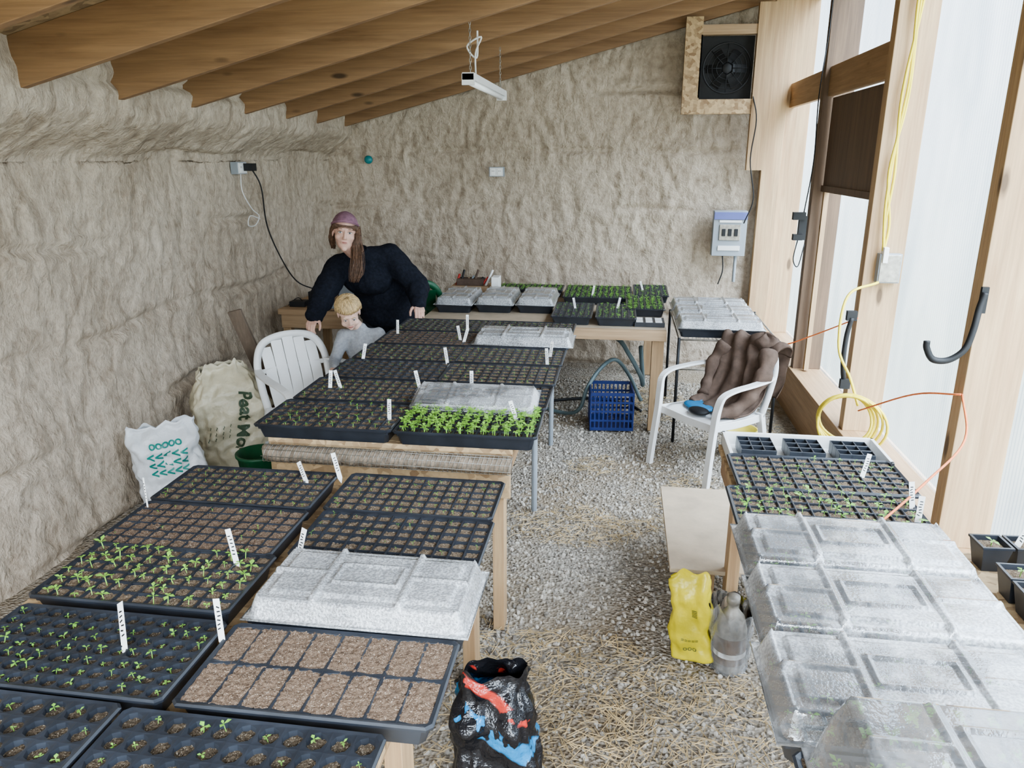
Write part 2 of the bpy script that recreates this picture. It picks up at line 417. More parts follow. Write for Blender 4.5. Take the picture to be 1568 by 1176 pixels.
# right glazed wall
XR=1.27; PD=.19; PYS=[6.70,5.50,4.20,2.88,1.55,.25,-1.1]
mb=MB(); mb.bx(XR,XR+PD+.03,Y0,YB,-.05,.32,WY); mb.build('wall_right')
mb=MB(); mb.bx(XR-.02,XR+PD+.03,Y0,YB,.32,.36,WY); mb.build('trim_1',bevel=.003)
for i,y in enumerate(PYS):
    mb=MB(); ztop=rz(XR)+.02
    mt=WZD if i==1 else WZ  # one post takes the darker brown wood
    for k in (0,1): mb.bx(XR+.002*k,XR+PD,y+.043*k-.04,y+.043*k,.36,ztop,mt)
    mb.build('wall_post',bevel=.003)
mb=MB(); mb.bx(1.12,1.27,6.62,6.70,.36,3.0,WZ); mb.build('corner_post',bevel=.003)
mb=MB(); mb.bx(XR,XR+PD,Y0,YB,rz(XR)-.03,rz(XR)+.16,WY); mb.build('trim_2',bevel=.003)
for i in range(6):
    y1=PYS[i]; y0=PYS[i+1]
    mb=MB(); mb.bx(XR+PD+.002,XR+PD+.014,y0+.0,y1,.36,rz(XR)+.1,POLY); mb.build('window_%d'%(i+1))
mb=MB(); mb.bx(1.30,1.34,4.24,6.66,2.20,2.38,WY); mb.build('window_header_beam',bevel=.003)
mb=MB(); mb.bx(1.33,1.345,4.26,5.44,1.64,2.19,WZD); mb.bx(1.32,1.36,4.25,5.45,1.60,1.64,WZD)
mb.bx(1.33,1.36,4.25,4.29,.37,1.62,WZ); mb.bx(1.33,1.36,5.38,5.42,.37,1.62,WZ); mb.build('dark_plywood_panel')
mb=MB(); mb.bx(-2.9,1.5,Y0-.12,Y0-.02,-.05,.8,STUC); mb.bx(-2.9,-2.5,Y0-.12,Y0-.02,.8,3.1,STUC); 
for x in (-2.45,-1.2,0,1.2): mb.bx(x-.045,x+.045,Y0-.14,Y0-.02,.8,3.0,WZ)
mb.build('wall_front')  # unseen end wall, left open above to let extra sky light in

# ------------------------------------------------------------ trays
TL,TW,TH=.54,.28,.058
def leafplant(mb,p,size,nl,mat,rng,stem=True):
    p=V(p); h=size*rng.uniform(.7,1.2); top=p+V((rng.uniform(-.2,.2)*h,rng.uniform(-.2,.2)*h,h))
    if stem:
        r=size*.04+.0004
        mb.add([p+V((r,0,0)),p+V((-r*.5,r,0)),p+V((-r*.5,-r,0)),top+V((r,0,0)),top+V((-r*.5,r,0)),top+V((-r*.5,-r,0))],[(0,1,4,3),(1,2,5,4),(2,0,3,5)],mat)
    a0=rng.random()*6.28
    for k in range(nl):
        a=a0+k*6.283/nl+rng.uniform(-.3,.3); d=V((math.cos(a),math.sin(a),rng.uniform(-.1,.6))); n=V((-math.sin(a),math.cos(a),0))
        L=size*rng.uniform(.55,1.0); w=L*rng.uniform(.25,.36)
        b=top; m=top+d*L*.55; t=top+d*L; t.z-=L*.18
        up=V((0,0,L*.06))
        mb.add([b,m+n*w,m-up,m-n*w,t],[(0,1,2),(0,2,3),(1,4,2),(2,4,3)],mat,True)
def tray_mesh(name,nx,ny,shape,soilm,plants=None,seed=0,fillz=.008,ho=.43,sub=1):
    rng=random.Random(seed); mb=MB()
    hx,hy=TL/2,TW/2
    def ring(ax,ay,z,c=.012):
        return [V((ax-c,-ay,z)),V((ax,-ay+c,z)),V((ax,ay-c,z)),V((ax-c,ay,z)),V((-ax+c,ay,z)),V((-ax,ay-c,z)),V((-ax,-ay+c,z)),V((-ax+c,-ay,z))]
    rings=[ring(hx-.022,hy-.022,0),ring(hx-.010,hy-.010,TH-.008),ring(hx,hy,TH-.008),ring(hx+.001,hy+.001,TH-.002),ring(hx-.003,hy-.003,TH+.002),ring(hx-.009,hy-.009,TH)]
    vs=[v for r in rings for v in r]; fs=[]
    for i in range(len(rings)-1):
        for k in range(8): fs.append((i*8+k,i*8+(k+1)%8,(i+1)*8+(k+1)%8,(i+1)*8+k))
    fs.append(tuple(range(8))[::-1]); mb.add(vs,fs,BLK)
    mg=.009; px=(TL-2*mg)/nx; py=(TW-2*mg)/ny
    for i in range(nx):
        for j in range(ny):
            cx=-hx+mg+(i+.5)*px; cy=-hy+mg+(j+.5)*py
            O=[];I=[];D=[]
            for k in range(8):
                a=math.pi/4*k; c,s=math.cos(a),math.sin(a); m=max(abs(c),abs(s)); sq=(c/m,s/m)
                O.append(V((cx+sq[0]*px/2,cy+sq[1]*py/2,TH)))
                if shape=='round': q=(c*1.0,s*1.0)
                else:
                    q=sq if k%2==0 else (sq[0]*.93,sq[1]*.93)
                I.append(V((cx+q[0]*px*ho,cy+q[1]*py*ho,TH-.001)))
                D.append(V((cx+q[0]*px*(ho-.05),cy+q[1]*py*(ho-.05),TH-.022)))
            fs=[]
            for k in range(8):
                l=(k+1)%8; fs.append((k,l,8+l,8+k)); fs.append((8+k,8+l,16+l,16+k))
            mb.add(O+I+D,fs,BLK)
            if plants:
                dens,size,nl,pm,per=plants
                if rng.random()<dens:
                    for q in range(per):
                        leafplant(mb,(cx+rng.uniform(-.25,.25)*px,cy+rng.uniform(-.25,.25)*py,TH-fillz),size*rng.uniform(.5,1.25),nl,pm,rng)
    sx,sy=hx-.012,hy-.012
    mb.surf(lambda u,v:V((-sx+2*sx*u,-sy+2*sy*v,TH-fillz+.0045*N3((u+seed)*60,v*32,seed)+.003*N3(u*130,v*70,seed+3))),96,50,soilm)
    return mb.mesh(name)
T={}
T['sparse']=tray_mesh('tr_sparse',12,6,'sq',SOIL,(.6,.013,3,GREEN,1),1,.007,.45)
T['sparse2']=tray_mesh('tr_sparse2',12,6,'sq',SOIL,(.3,.010,2,GREEND,1),2,.008,.45)
T['med']=tray_mesh('tr_med',12,6,'sq',SOIL,(.9,.018,4,GREEN,1),3,.007,.45)
T['soil']=tray_mesh('tr_soil',12,6,'sq',SOILR,(.12,.008,2,GREEN,1),4,.004,.465)
T['soilg']=tray_mesh('tr_soilg',12,6,'sq',SOIL,(.8,.009,2,GREEN,1),5,.006,.46)
T['bright']=tray_mesh('tr_bright',12,6,'sq',SOIL,(.85,.021,4,GREENB,1),6,.007,.45)
T['round']=tray_mesh('tr_round',13,7,'round',SOILD,(.8,.014,3,GREEN,1),7,.011,.44)
T['roundg']=tray_mesh('tr_roundg',11,5,'round',SOILD,(.6,.013,3,GREEN,1),8,.012,.43)
T['pack']=tray_mesh('tr_pack',8,2,'sq',SOILR,None,9,.002,.475)
T['dense']=tray_mesh('tr_dense',12,6,'sq',SOILD,(1,.023,4,GREENB,4),10)
T['thick']=tray_mesh('tr_thick',12,6,'sq',SOILD,(1,.018,4,GREEN,3),11)
def tray(kind,x,y,z,rot=0,sy=1.0,tilt=0):
    return place(T[kind],'seedling_tray',(x,y,z+.001),(tilt,0,rot+random.uniform(-.012,.012)),scale=(1,sy,1))
def dome_mesh(name,H,mat,ribs=True,inset=.022):
    mb=MB(); hx,hy=TL/2+.004,TW/2+.004
    def f(u,v):
        x=-hx+2*hx*u; y=-hy+2*hy*v
        r=.035; qx=max(abs(x)-(hx-r),0); qy=max(abs(y)-(hy-r),0)
        if qx>0 and qy>0: d=r-math.hypot(qx,qy)
        else: d=min(hx-abs(x),hy-abs(y))
        d=max(d,0); k=min(1,max(0,(d-.008)/inset)); z=H*(k**.8)
        if ribs and k>=1:
            e=0
            fx=abs(x); fy=abs(y)
            if fx>hx-.052 or fy>hy-.050: e=-.008
            if abs(fx-.105)<.006 or fy<.005 and fx>.105: e=.005
            if fx<.085 and fy<.045 and not(fx<.076 and fy<.036): e=.006
            z+=e
        return V((x,y,z))
    mb.surf(f,120,66,mat)
    mb.tube([(hx,-hy,0),(hx,hy,0),(-hx,hy,0),(-hx,-hy,0)],.003,mat,5,True)
    return mb.mesh(name)
D={'fog':dome_mesh('dm_fog',.055,DOMEF),'clear':dome_mesh('dm_clear',.060,DOMEC),'tall':dome_mesh('dm_tall',.15,DOMET,True,.040)}
def dome(kind,x,y,z,rot=0,tilt=0): return place(D[kind],'humidity_dome',(x,y,z+TH+.004),(tilt,0,rot))
ZF=.71; ZR=.79; ZN=.78; ZB=.72
for kind,y,x in (('soilg',2.16,-1.20),('soil',1.87,-1.19),('bright',1.60,-1.17),('round',1.29,-1.15),('roundg',1.00,-1.22),('roundg',.70,-1.22)):
    tray(kind,x,y,ZF)
for kind,y,x in (('soilg',2.17,-.62),('sparse2',1.885,-.61),('soil',1.58,-.58),('pack',1.29,-.59),('roundg',.99,-.67),('roundg',.70,-.67)):
    tray(kind,x,y,ZF)
dome('fog',-.58,1.58,ZF)
for i in range(6):
    y=2.68+.335*i
    tray(['sparse','soilg','sparse2','soilg','soil','soilg'][i],-1.085+.01*i,y,ZR,0,1.15)
    tray(['dense','sparse2','soilg','soilg','soil','soilg'][i],-.54+.005*i,y,ZR,0,1.15)
place(D['clear'],'humidity_dome',(-.56,2.87,ZR+TH+.020),(math.radians(14),0,0),scale=(.95,.7,.6))
dome('fog',-.50,4.02,ZR); 
for kind,y,x in (('sparse',2.365,.665),('med',2.09,.625),('sparse',1.81,.61),('sparse',1.54,.60),('sparse',1.27,.58),('med',.98,.60),('sparse',.68,.60)):
    tray(kind,x,y,ZN)
dome('clear',.61,1.81,ZN); dome('clear',.60,1.54,ZN); dome('clear',.58,1.27,ZN); dome('tall',.62,.98,ZN); dome('tall',.62,.68,ZN)
mb=MB()
for (a,b,c,d) in ((-.27,.27,-.12,-.108),(-.27,.27,.108,.12)): mb.bx(a,b,c,d,0,.05,WHITE)
mb.bx(-.27,-.258,-.12,.12,0,.05,WHITE); mb.bx(.258,.27,-.12,.12,0,.05,WHITE); mb.bx(-.27,.27,-.12,.12,0,.004,WHITE)
for cx in (-.165,0,.165):
    for i in range(3):
        for j in range(3):
            x=cx-.040+.040*i; y=-.045+.045*j
            for dx,dy,w,h in ((-.019,0,.003,.045),(.019,0,.003,.045),(0,-.021,.040,.003),(0,.021,.040,.003)): mb.box((x+dx,y+dy,.03),(w,h,.045),BLK)
            mb.box((x,y,.022),(.037,.04,.03),SOILD)
mb.build('white_tray_with_cell_packs',(.68,2.63,ZN+.001),bevel=.002)
def pottray(x,y,rot=0,nx=2,ny=3):
    mb=MB()
    for i in range(nx):
        for j in range(ny):
            cx=(i-(nx-1)/2)*.085; cy=(j-(ny-1)/2)*.085
            q=[(.028,0),(.040,.068),(.043,.068),(.043,.074),(.036,.074),(.034,.06)]
            R=Matrix.Rotation(math.pi/4,3,'Z')
            mb.lathe([(a*1.3,b) for a,b in q],BLK,(cx,cy,0),4,False,R)
            mb.surf(lambda u,v:V((cx-.03+.06*u,cy-.03+.06*v,.061+.004*N3(u*6+i,v*6+j,2))),6,6,SOIL)
            leafplant(mb,(cx,cy,.06),.02,4,GREEN,random)
    return mb.build('nursery_pot_tray',(x,y,ZN+.001),(0,0,rot))
pottray(1.04,1.93,.05,2,1); pottray(1.04,1.69,0,2,3); pottray(1.04,1.38,0,2,3)

# tables
mb=MB()
mb.bx(-1.50,-.42,.35,2.33,ZF-.02,ZF,OSB)
for x in (-1.46,-.47):
    for y in (.45,1.4,2.27): mb.bx(x-.022,x+.022,y-.045,y+.045,0,ZF-.02,WZ)
mb.bx(-1.44,-.49,2.25,2.29,ZF-.11,ZF-.02,WXL); mb.bx(-.49,-.45,.5,2.22,ZF-.11,ZF-.02,WY)
mb.build('potting_table',bevel=.002)
mb=MB()
mb.bx(-1.31,-.36,2.545,4.78,ZR-.02,ZR,OSB)
mb.bx(-1.31,-.37,2.55,2.57,ZR-.20,ZR-.02,OSB)
for x in (-1.28,-.42): mb.bx(x-.022,x+.022,2.572,2.65,0,ZR-.02,WZ)
for x in (-1.28,-.40):
    for y in (3.65,4.62): mb.tube([(x,y,0),(x,y,ZR-.02)],.016,GREYM,8)
mb.bx(-.40,-.37,2.6,4.72,ZR-.1,ZR-.02,WY)
mb.build('potting_table',bevel=.002)
mb=MB()
mb.tube([(-1.31+.01*k,2.508+.005*N3(k*.3,0,0),ZR-.048+.005*N3(k*.3,5,0)) for k in range(0,96)],[.030+.004*N3(k*.5,2,2) for k in range(96)],MAT_BUR,16)
for k in range(56):
    x=-1.30+k*.017; mb.tube([(x+.01*math.sin(a),2.508+.034*math.cos(a),ZR-.048+.034*math.sin(a)) for a in [i*math.pi/6 for i in range(12)]],.0014,GALV,4,True)
for k in range(8):
    a=k*math.pi/4; mb.tube([(-1.31,2.508+.034*math.cos(a),ZR-.048+.034*math.sin(a)),(-.36,2.508+.034*math.cos(a+.4),ZR-.048+.034*math.sin(a+.4))],.0014,GALV,4)
mb.build('wire_mesh_roll')
mb=MB()
mb.bx(.40,.90,.4,2.74,ZN-.02,ZN,OSB); mb.bx(.90,1.22,.4,2.0,ZN-.02,ZN,OSB)
mb.bx(.41,.45,.45,2.70,ZN-.10,ZN-.02,WY); mb.bx(.45,.89,2.66,2.70,ZN-.10,ZN-.02,WXL)
for x in (.47,.85):
    for y in (.5,2.62): mb.bx(x-.022,x+.022,y-.04,y+.04,0,ZN-.02,WZ)
for y in (.5,1.94): mb.bx(1.16,1.20,y-.04,y+.04,0,ZN-.02,WZ)
mb.build('potting_bench',bevel=.002)
mb=MB()
mb.bx(-1.38,.33,4.98,6.55,ZB-.02,ZB,PLY); mb.bx(-1.38,.33,4.94,4.98,ZB-.07,ZB,WXL)
for x in (-1.33,.28):
    for y in (5.03,6.45): mb.bx(x-.04,x+.04,y-.04,y+.04,0,ZB-.02,WZ)
mb.build('back_bench',bevel=.002)
def brot(kind,x,y,dm=None,r=math.pi/2):
    tray(kind,x,y,ZB,r)
    if dm: dome(dm,x,y,ZB,r)
brot('soilg',-1.20,5.60,'fog'); brot('soilg',-.90,5.64,'fog'); brot('sparse',-.60,5.66,'fog')
brot('sparse',-.31,5.30); brot('med',-.01,5.30)
tray('thick',-.72,6.22,ZB); tray('thick',-.16,6.22,ZB); tray('thick',-.16,5.93,ZB)
tray('thick',.20,5.64,ZB,math.pi/2); tray('med',.26,6.2,ZB,math.pi/2)
mb=MB()
mb.bx(-.10,.10,-.09,.09,0,.03,BLK)
for i in range(3):
    for j in range(2): mb.bx(-.09+.064*i,-.09+.064*i+.045,-.08+.085*j,-.08+.085*j+.06,.03,.034,WHITE)
mb.build('cell_pack_flat',(.22,5.14,ZB+.001))
mb=MB(); z=.70
for x in (.40,1.02):
    for y in (4.80,5.75): mb.tube([(x,y,0),(x,y,z+.01)],.010,BLKM,8)
for y in (4.80,5.75): mb.tube([(.40,y,z),(1.02,y,z)],.006,GALV,6)
for x in (.40,1.02): mb.tube([(x,4.80,z),(x,5.75,z)],.006,GALV,6)
for k in range(25): mb.tube([(.40+.025*k+.01,4.80,z+.006),(.40+.025*k+.01,5.75,z+.006)],.002,GALV,4)
for y in (4.83,5.72): mb.tube([(.40,y,.25),(1.02,y,.25)],.005,GALV,6)
mb.build('wire_shelf')
for y in (4.94,5.25,5.56):
    tray('soilg',.66,y,.712); dome('fog',.66,y,.712)
mb=MB()
mb.bx(-2.50,-1.95,5.20,6.1,.70,.74,WXL)
for x in (-2.45,-2.0):
    for y in (5.26,6.0): mb.bx(x-.03,x+.03,y-.03,y+.03,0,.70,WZ)
mb.bx(-2.48,-1.98,5.21,5.24,.60,.70,WXL)
mb.build('corner_table',bevel=.003)
mb=MB(); mb.bx(-2.36,-2.20,5.45,5.55,.741,.83,BLKM); mb.lathe([(.03,0),(.03,.03),(.024,.04)],BLKM,(-2.28,5.44,.785),12,True,Matrix.Rotation(math.pi/2,3,'X')); mb.bx(-2.14,-2.0,5.5,5.66,.741,.93,BLKM); mb.bx(-2.13,-2.01,5.49,5.50,.77,.9,GREYM)
mb.bx(-2.45,-2.33,5.3,5.4,.741,.78,BLKM); mb.bx(-2.2,-2.06,5.27,5.36,.741,.77,GREYM)
mb.tube(cat([(-2.46,5.3,.75),(-2.4,5.36,.80),(-2.3,5.3,.75),(-2.2,5.38,.79),(-2.1,5.3,.75)]),.004,BLKM,6)
mb.build('battery_charger',bevel=.004)
mb=MB()
mb.bx(-1.36,-1.05,6.0,6.2,ZB+.001,ZB+.09,WXL); mb.bx(-1.32,-1.1,6.03,6.17,ZB+.09,ZB+.14,BROWNC); mb.bx(-1.02,-.96,5.98,6.1,ZB+.001,ZB+.17,LABEL)
for k in range(8): mb.tube([(-1.33+.035*k,6.06,ZB+.08),(-1.31+.04*k,6.12,ZB+.17+.04*math.sin(k*2))],.010,[RED,BLKM,WXL,GREYM,BROWNC,BLKM,RED,WHITE][k],8)
mb.build('tool_caddy',bevel=.002)

# plant labels
def label(x,y,z,yaw=0,lean=.35,roll=0,L=.09,w=.016):
    mb=MB(); mb.box((0,0,L/2),(w,.0012,L),LABEL)
    mb.add([(-w/2,-.0006,0),(w/2,-.0006,0),(0,-.0006,-.02),(-w/2,.0006,0),(w/2,.0006,0),(0,.0006,-.02)],[(0,1,2),(3,5,4),(0,2,5,3),(1,4,5,2)],LABEL)
    for k in range(6): mb.box((random.uniform(-.002,.002),-.0009,L*.3+k*L*.1),(w*.5,.0006,L*.03),BLKM,(0,random.uniform(-.5,.5),0))
    return mb.build('plant_label',(x,y,z),(lean,roll,yaw))
zt=ZF+TH; 
for (x,y,yaw,ln,rl,L) in ((-.92,2.27,.2,-.2,-.25,.09),(-1.02,2.22,.1,-.6,-.6,.08),(-.845,1.75,-.2,.1,.35,.10),(-.99,1.68,.1,-.3,-.3,.10),(-1.06,1.30,.2,-.9,-.6,.12),(-.86,1.36,0,-.2,-.15,.10)):
    label(x,y,zt-.003,yaw,ln,rl,L)
label(-1.44,1.97,zt-.003,0,0,0,.10,.005)
zt=ZR+TH
for (x,y,rl) in ((-.86,2.66,0),(-.37,2.72,-.3),(-1.24,3.02,.1),(-1.20,3.04,-.3),(-.85,3.08,-.2),(-.82,3.50,-.15),(-1.26,3.52,.2),(-.83,3.95,.3),(-.86,4.0,-.2),(-.33,3.55,-.1),(-.33,3.70,.1),(-.88,4.3,0),(-.62,3.1,0),(-1.25,4.1,0)):
    label(x,y,zt-.003,random.uniform(-.3,.3),-.1,rl,.08)
for (x,y,z) in ((.86,2.05,ZN+TH),(.88,2.15,ZN+TH),(1.06,1.93,ZN+.06),(1.06,1.69,ZN+.06),(1.10,1.62,ZN+.06),(-.3,5.35,ZB+TH),(-.0,5.4,ZB+TH),(-.2,5.9,ZB+TH),(.2,6.2,ZB+TH),(.80,2.36,ZN+TH)):
    label(x,y,z-.003,random.uniform(-.3,.3),-.1,random.uniform(-.3,.3),.08)

# ------------------------------------------------------------ chairs
def chair_mesh(name,mat):
    mb=MB()
    def seat(u,v):
        x=(u*2-1)*(.235-.025*v); y=-.235+.44*v; z=.42-.018*(1-(u*2-1)**2)-.015*v-.03*max(0,.12-v)/.12
        return V((x,y,z))
    mb.surf(seat,14,14,mat,off=(0,0,-.008))
    arch=cat([(-.225,.195,.40),(-.24,.235,.56),(-.235,.275,.70),(-.18,.31,.80),(-.07,.325,.835),(.07,.325,.835),(.18,.31,.80),(.235,.275,.70),(.24,.235,.56),(.225,.195,.40)],5)
    prof=[(.022,.004),(.022,-.004),(.0,-.010),(-.022,-.004),(-.022,.004),(0,.010)]
    mb.sweep(arch,[(y*1.2,x*1.1) for x,y in prof],mat,None,(0,1,0))
    for k in range(5):
        x=(k-2)*.078; zt=.825-.9*x*x*2.2
        mb.ribbon(cat([(x*.9,.195,.40),(x,.225,.55),(x,.275,.69),(x,.318,zt)],4),.074,.007,mat,(1,0,0))
    mb.ribbon(cat([(-.22,.255,.64),(0,.27,.645),(.22,.255,.64)],5),.03,.009,mat,(0,0,1))
    for s in (-1,1):
        p=cat([(s*.238,.262,.655),(s*.275,.16,.655),(s*.292,.0,.650),(s*.29,-.14,.640),(s*.275,-.225,.605),(s*.262,-.25,.52),(s*.258,-.262,.40),(s*.262,-.285,.2),(s*.268,-.305,.0)],5)
        m=len(p); ws=[.045+.012*math.sin(min(1,i/m*2)*math.pi) if i<m*.5 else .050-.012*(i/m-.5) for i in range(m)]
        ts=[.014 if i<m*.4 else .014+.016*min(1,(i/m-.4)*4) for i in range(m)]
        mb.ribbon(p,ws,ts,mat,(1,0,0))
        mb.ribbon(cat([(s*.225,.19,.42),(s*.235,.235,.2),(s*.25,.30,0)],5),.045,.035,mat,(1,0,0))
        mb.ribbon(cat([(s*.245,-.25,.395),(s*.238,0,.385),(s*.222,.2,.385)],5),.05,.012,mat,(0,0,1))
    mb.ribbon([(-.25,-.245,.39),(0,-.25,.385),(.25,-.245,.39)],.05,.012,mat,(0,0,1))
    mb.ribbon([(-.22,.2,.385),(.22,.2,.385)],.05,.012,mat,(0,0,1))
    return mb.mesh(name)
CW=chair_mesh('monobloc',WHITE); CG=chair_mesh('monobloc_green',GRNP)
place(CW,'plastic_garden_chair',(-1.76,4.03,0),(0,0,math.radians(50)),scale=(.92,.92,.94))
CL=V((.60,4.40,0)); CR=math.radians(-51); CS=.90
place(CW,'plastic_garden_chair',CL,(0,0,CR),scale=(CS,CS,CS))
place(CG,'green_garden_chair',(-1.66,5.76,0),(0,0,math.radians(-160)),scale=(1,1,1.10))
# jacket draped over the chair back: folded cloth sheet, front flap and rear flap
R=Matrix.Rotation(CR,3,'Z')
def L(x,y,z): return CL+R@(V((x,y,z))*CS)
def cloth(u,v,ph):
    # v: 0 front hem on the seat -> up the backrest -> over the top -> 1 rear hem
    path=cat([(0,-.06,.445),(0,.06,.47),(0,.135,.55),(0,.19,.68),(0,.245,.80),(0,.30,.875),(0,.355,.87),(0,.385,.78),(0,.39,.64),(0,.385,.48)],6)
    i=min(len(path)-1.001,v*(len(path)-1)); k=int(i); p=path[k].lerp(path[k+1],i-k)
    q=path[min(k+1,len(path)-1)]-path[k]; n=V((0,-q.z,q.y)).normalized()
    wl=.25-.06*max(0,.25-v)/.25-.05*max(0,v-.7)/.3+.02*math.sin(v*9+ph); s=(u*2-1)
    x=s*wl+.03*N3(v*4,u*3,ph)+.03*(1-v)
    amp=.018*(.5+abs(N3(u*2+ph,v*2.5,1))*1.6)*(.55+.45*min(1,abs(v-.55)*4))
    f=amp*math.sin(u*19+4*N3(u*2,v*3,ph)+v*4)+.014*N3(u*9,v*12,ph+2)
    return L(x,p.y+n.y*f,p.z+n.z*f+ (-.03*abs(s)**3 if .35<v<.75 else 0))
mb=MB(); mb.surf(lambda u,v:cloth(u,v,1.3),70,90,BROWNC,off=V((.0,.0,-.012)))
def sleeve(pts,r):
    p=cat([L(*q) for q in pts],6); n=len(p)
    mb.tube(p,[r*(1-.3*i/n)*(1+.16*math.sin(i*1.1)+.1*N3(i*.7,1,2)) for i in range(n)],BROWNC,16)
sleeve([(.20,.24,.82),(.25,.16,.70),(.23,.08,.57),(.20,-.03,.47),(.15,-.14,.455)],.050)
sleeve([(-.17,.25,.80),(-.21,.19,.68),(-.19,.12,.54),(-.16,.05,.47)],.046)
def hood(u,v):
    a=u*2*math.pi; ph=v*math.pi
    return L(.10+.11*math.sin(ph)*math.cos(a),.31+.075*math.sin(ph)*math.sin(a)+.01*N3(u*8,v*6,3),.855+.055*math.cos(ph)+.012*math.sin(a*5+v*6))
mb.surf(hood,48,20,BROWNC)
mb.build('draped_jacket')
mb=MB(); mb.ell(L(-.08,-.06,.425),(.11,.07,.022),BLU,R); mb.ell(L(.0,-.14,.428),(.07,.05,.02),BLKM,R); mb.ell(L(-.15,.0,.43),(.05,.05,.02),BLU,R)
mb.build('blue_work_gloves')

# ------------------------------------------------------------ electrical etc.
mb=MB()
mb.box((.90,6.60,1.21),(.27,.10,.37),GREYM); mb.box((.90,6.545,1.355),(.268,.012,.06),BLUEM); mb.box((.90,6.546,1.22),(.17,.012,.13),GALV)
for k in range(3): mb.box((.85+.05*k,6.538,1.22),(.03,.01,.06),BLKM)
mb.box((.90,6.546,1.09),(.18,.008,.04),WHITE); mb.box((.90,6.546,1.31),(.18,.008,.02),WHITE)
mb.tube([(.97,6.6,1.03),(.97,6.6,.80)],.014,GREYM,10); mb.tube(cat([(.86,6.58,1.03),(.87,6.57,.9),(.84,6.58,.78)]),.006,BLKM,6)
mb.build('breaker_box',bevel=.006)
mb=MB()
mb.bx(.44,.57,6.50,6.56,2.15,2.86,OSB); mb.bx(.57,1.0,6.50,6.56,2.15,2.26,OSB); mb.bx(.57,1.0,6.50,6.56,2.73,2.80,WXL)
mb.bx(.56,.57,6.50,6.70,2.27,2.73,OSB)
mb.bx(.98,1.12,6.49,6.56,1.72,2.95,WZ)
mb.bx(.57,.98,6.60,6.62,2.26,2.73,BLKM)  # black sheet paints the dark of the fan recess; wall is not cut
c=V((.775,6.57,2.49)); Rx=Matrix.Rotation(math.pi/2,3,'X')
for r in (.185,.15,.115,.08): mb.tube([c+V((r*math.cos(a),-.03,r*math.sin(a))) for a in [k*math.pi/16 for k in range(32)]],.003 if r<.18 else .007,BLKM,6,True)
mb.lathe([(.045,-.02),(.05,.02),(.03,.035)],BLKM,c,20,True,Rx)
for k in range(6):
    a=k*math.pi/3; Rk=Matrix.Rotation(a,3,'Y')@Matrix.Rotation(.5,3,'Z')
    mb.box(c+V((math.cos(a)*.1,0,-math.sin(a)*.1)),(.13,.006,.06),BLKM,Rk)
for k in range(8):
    a=k*math.pi/4; mb.tube([c+V((.04*math.cos(a),-.035,.04*math.sin(a))),c+V((.185*math.cos(a),-.03,.185*math.sin(a)))],.003,BLKM,5)
mb.build('exhaust_fan')
mb=MB(); mb.tube(cat([(.98,6.5,2.3),(1.02,6.45,2.1),(1.0,6.45,1.8),(1.05,6.45,1.5),(1.0,6.5,1.3)]),.005,BLKM,6); mb.build('fan_power_cord')
def outlet(x,y,z,rot,name='wall_outlet'):
    mb=MB(); mb.box((0,0,0),(.13,.05,.08),GREYM); mb.box((0,-.027,0),(.115,.006,.07),WHITE)
    for s in (-.028,.028):
        mb.box((s,-.031,0),(.034,.003,.05),LABEL)
        for t in (-.006,.006): mb.box((s+t,-.033,.006),(.003,.002,.012),BLKM)
    return mb.build(name,(x,y,z),(0,0,rot),bevel=.003)
outlet(-1.08,6.66,1.70,0); outlet(-2.60,5.02,1.75,math.radians(90))
mb=MB(); mb.bx(-2.57,-2.51,5.03,5.10,1.73,1.78,BLKM); mb.tube(cat([(-2.54,5.08,1.75),(-2.5,5.12,1.62),(-2.52,5.2,1.35),(-2.48,5.3,1.1),(-2.42,5.4,.92),(-2.32,5.5,.84)],8),.005,BLKM,6); mb.build('black_power_cord')
mb=MB(); mb.tube(cat([(-2.58,5.0,1.72),(-2.56,4.96,1.6),(-2.55,5.05,1.48),(-2.55,5.15,1.42),(-2.56,5.1,1.36),(-2.55,4.98,1.37),(-2.55,5.02,1.43),(-2.55,5.16,1.40)],8),.004,WHITE,6); mb.build('white_wire_loop')
mb=MB(); mb.lathe([(.001,0),(.035,0),(.035,.03),(.02,.04)],TEAL,(-2.22,6.66,1.80),16,True,Rx); mb.build('teal_pipe_cap')
mb=MB()
mb.box((-.81,4.65,2.22),(.06,1.14,.035),WHITE); mb.tube([(-.81,4.11,2.195),(-.81,5.19,2.195)],.016,LABEL,12)
for y in (4.09,5.21): mb.box((-.81,y,2.205),(.065,.02,.055),WHITE)
for y,zt in ((4.15,2.49),(5.15,2.49)):
    n=14
    for k in range(n):
        z=2.24+(zt-2.24)*(k+.5)/n; a=0 if k%2 else math.pi/2; h=(zt-2.24)/n*.75
        mb.tube([(-.81+.005*math.cos(a)*math.cos(t),y+.005*math.sin(a)*math.cos(t),z+h*math.sin(t)) for t in [i*math.pi/4 for i in range(8)]],.0015,GALV,4,True)
mb.tube(cat([(-.81,4.3,2.24),(-.80,4.25,2.35),(-.76,4.2,2.42),(-.84,4.22,2.38),(-.80,4.28,2.33),(-.78,4.2,2.45)],6),.005,WHITE,6)
mb.build('hanging_shop_light')
mb=MB()
mb.tube(cat([(1.39,4.12,3.0),(1.34,4.12,2.6),(1.35,4.12,2.2),(1.33,4.12,1.9),(1.32,4.12,1.6),(1.34,4.12,1.36)],8),.007,YEL,7)
mb.tube(cat([(1.40,4.12,3.0),(1.36,4.12,2.5),(1.325,4.12,2.1),(1.342,4.12,1.75),(1.33,4.12,1.5),(1.342,4.12,1.36)],8),.007,YEL,7)
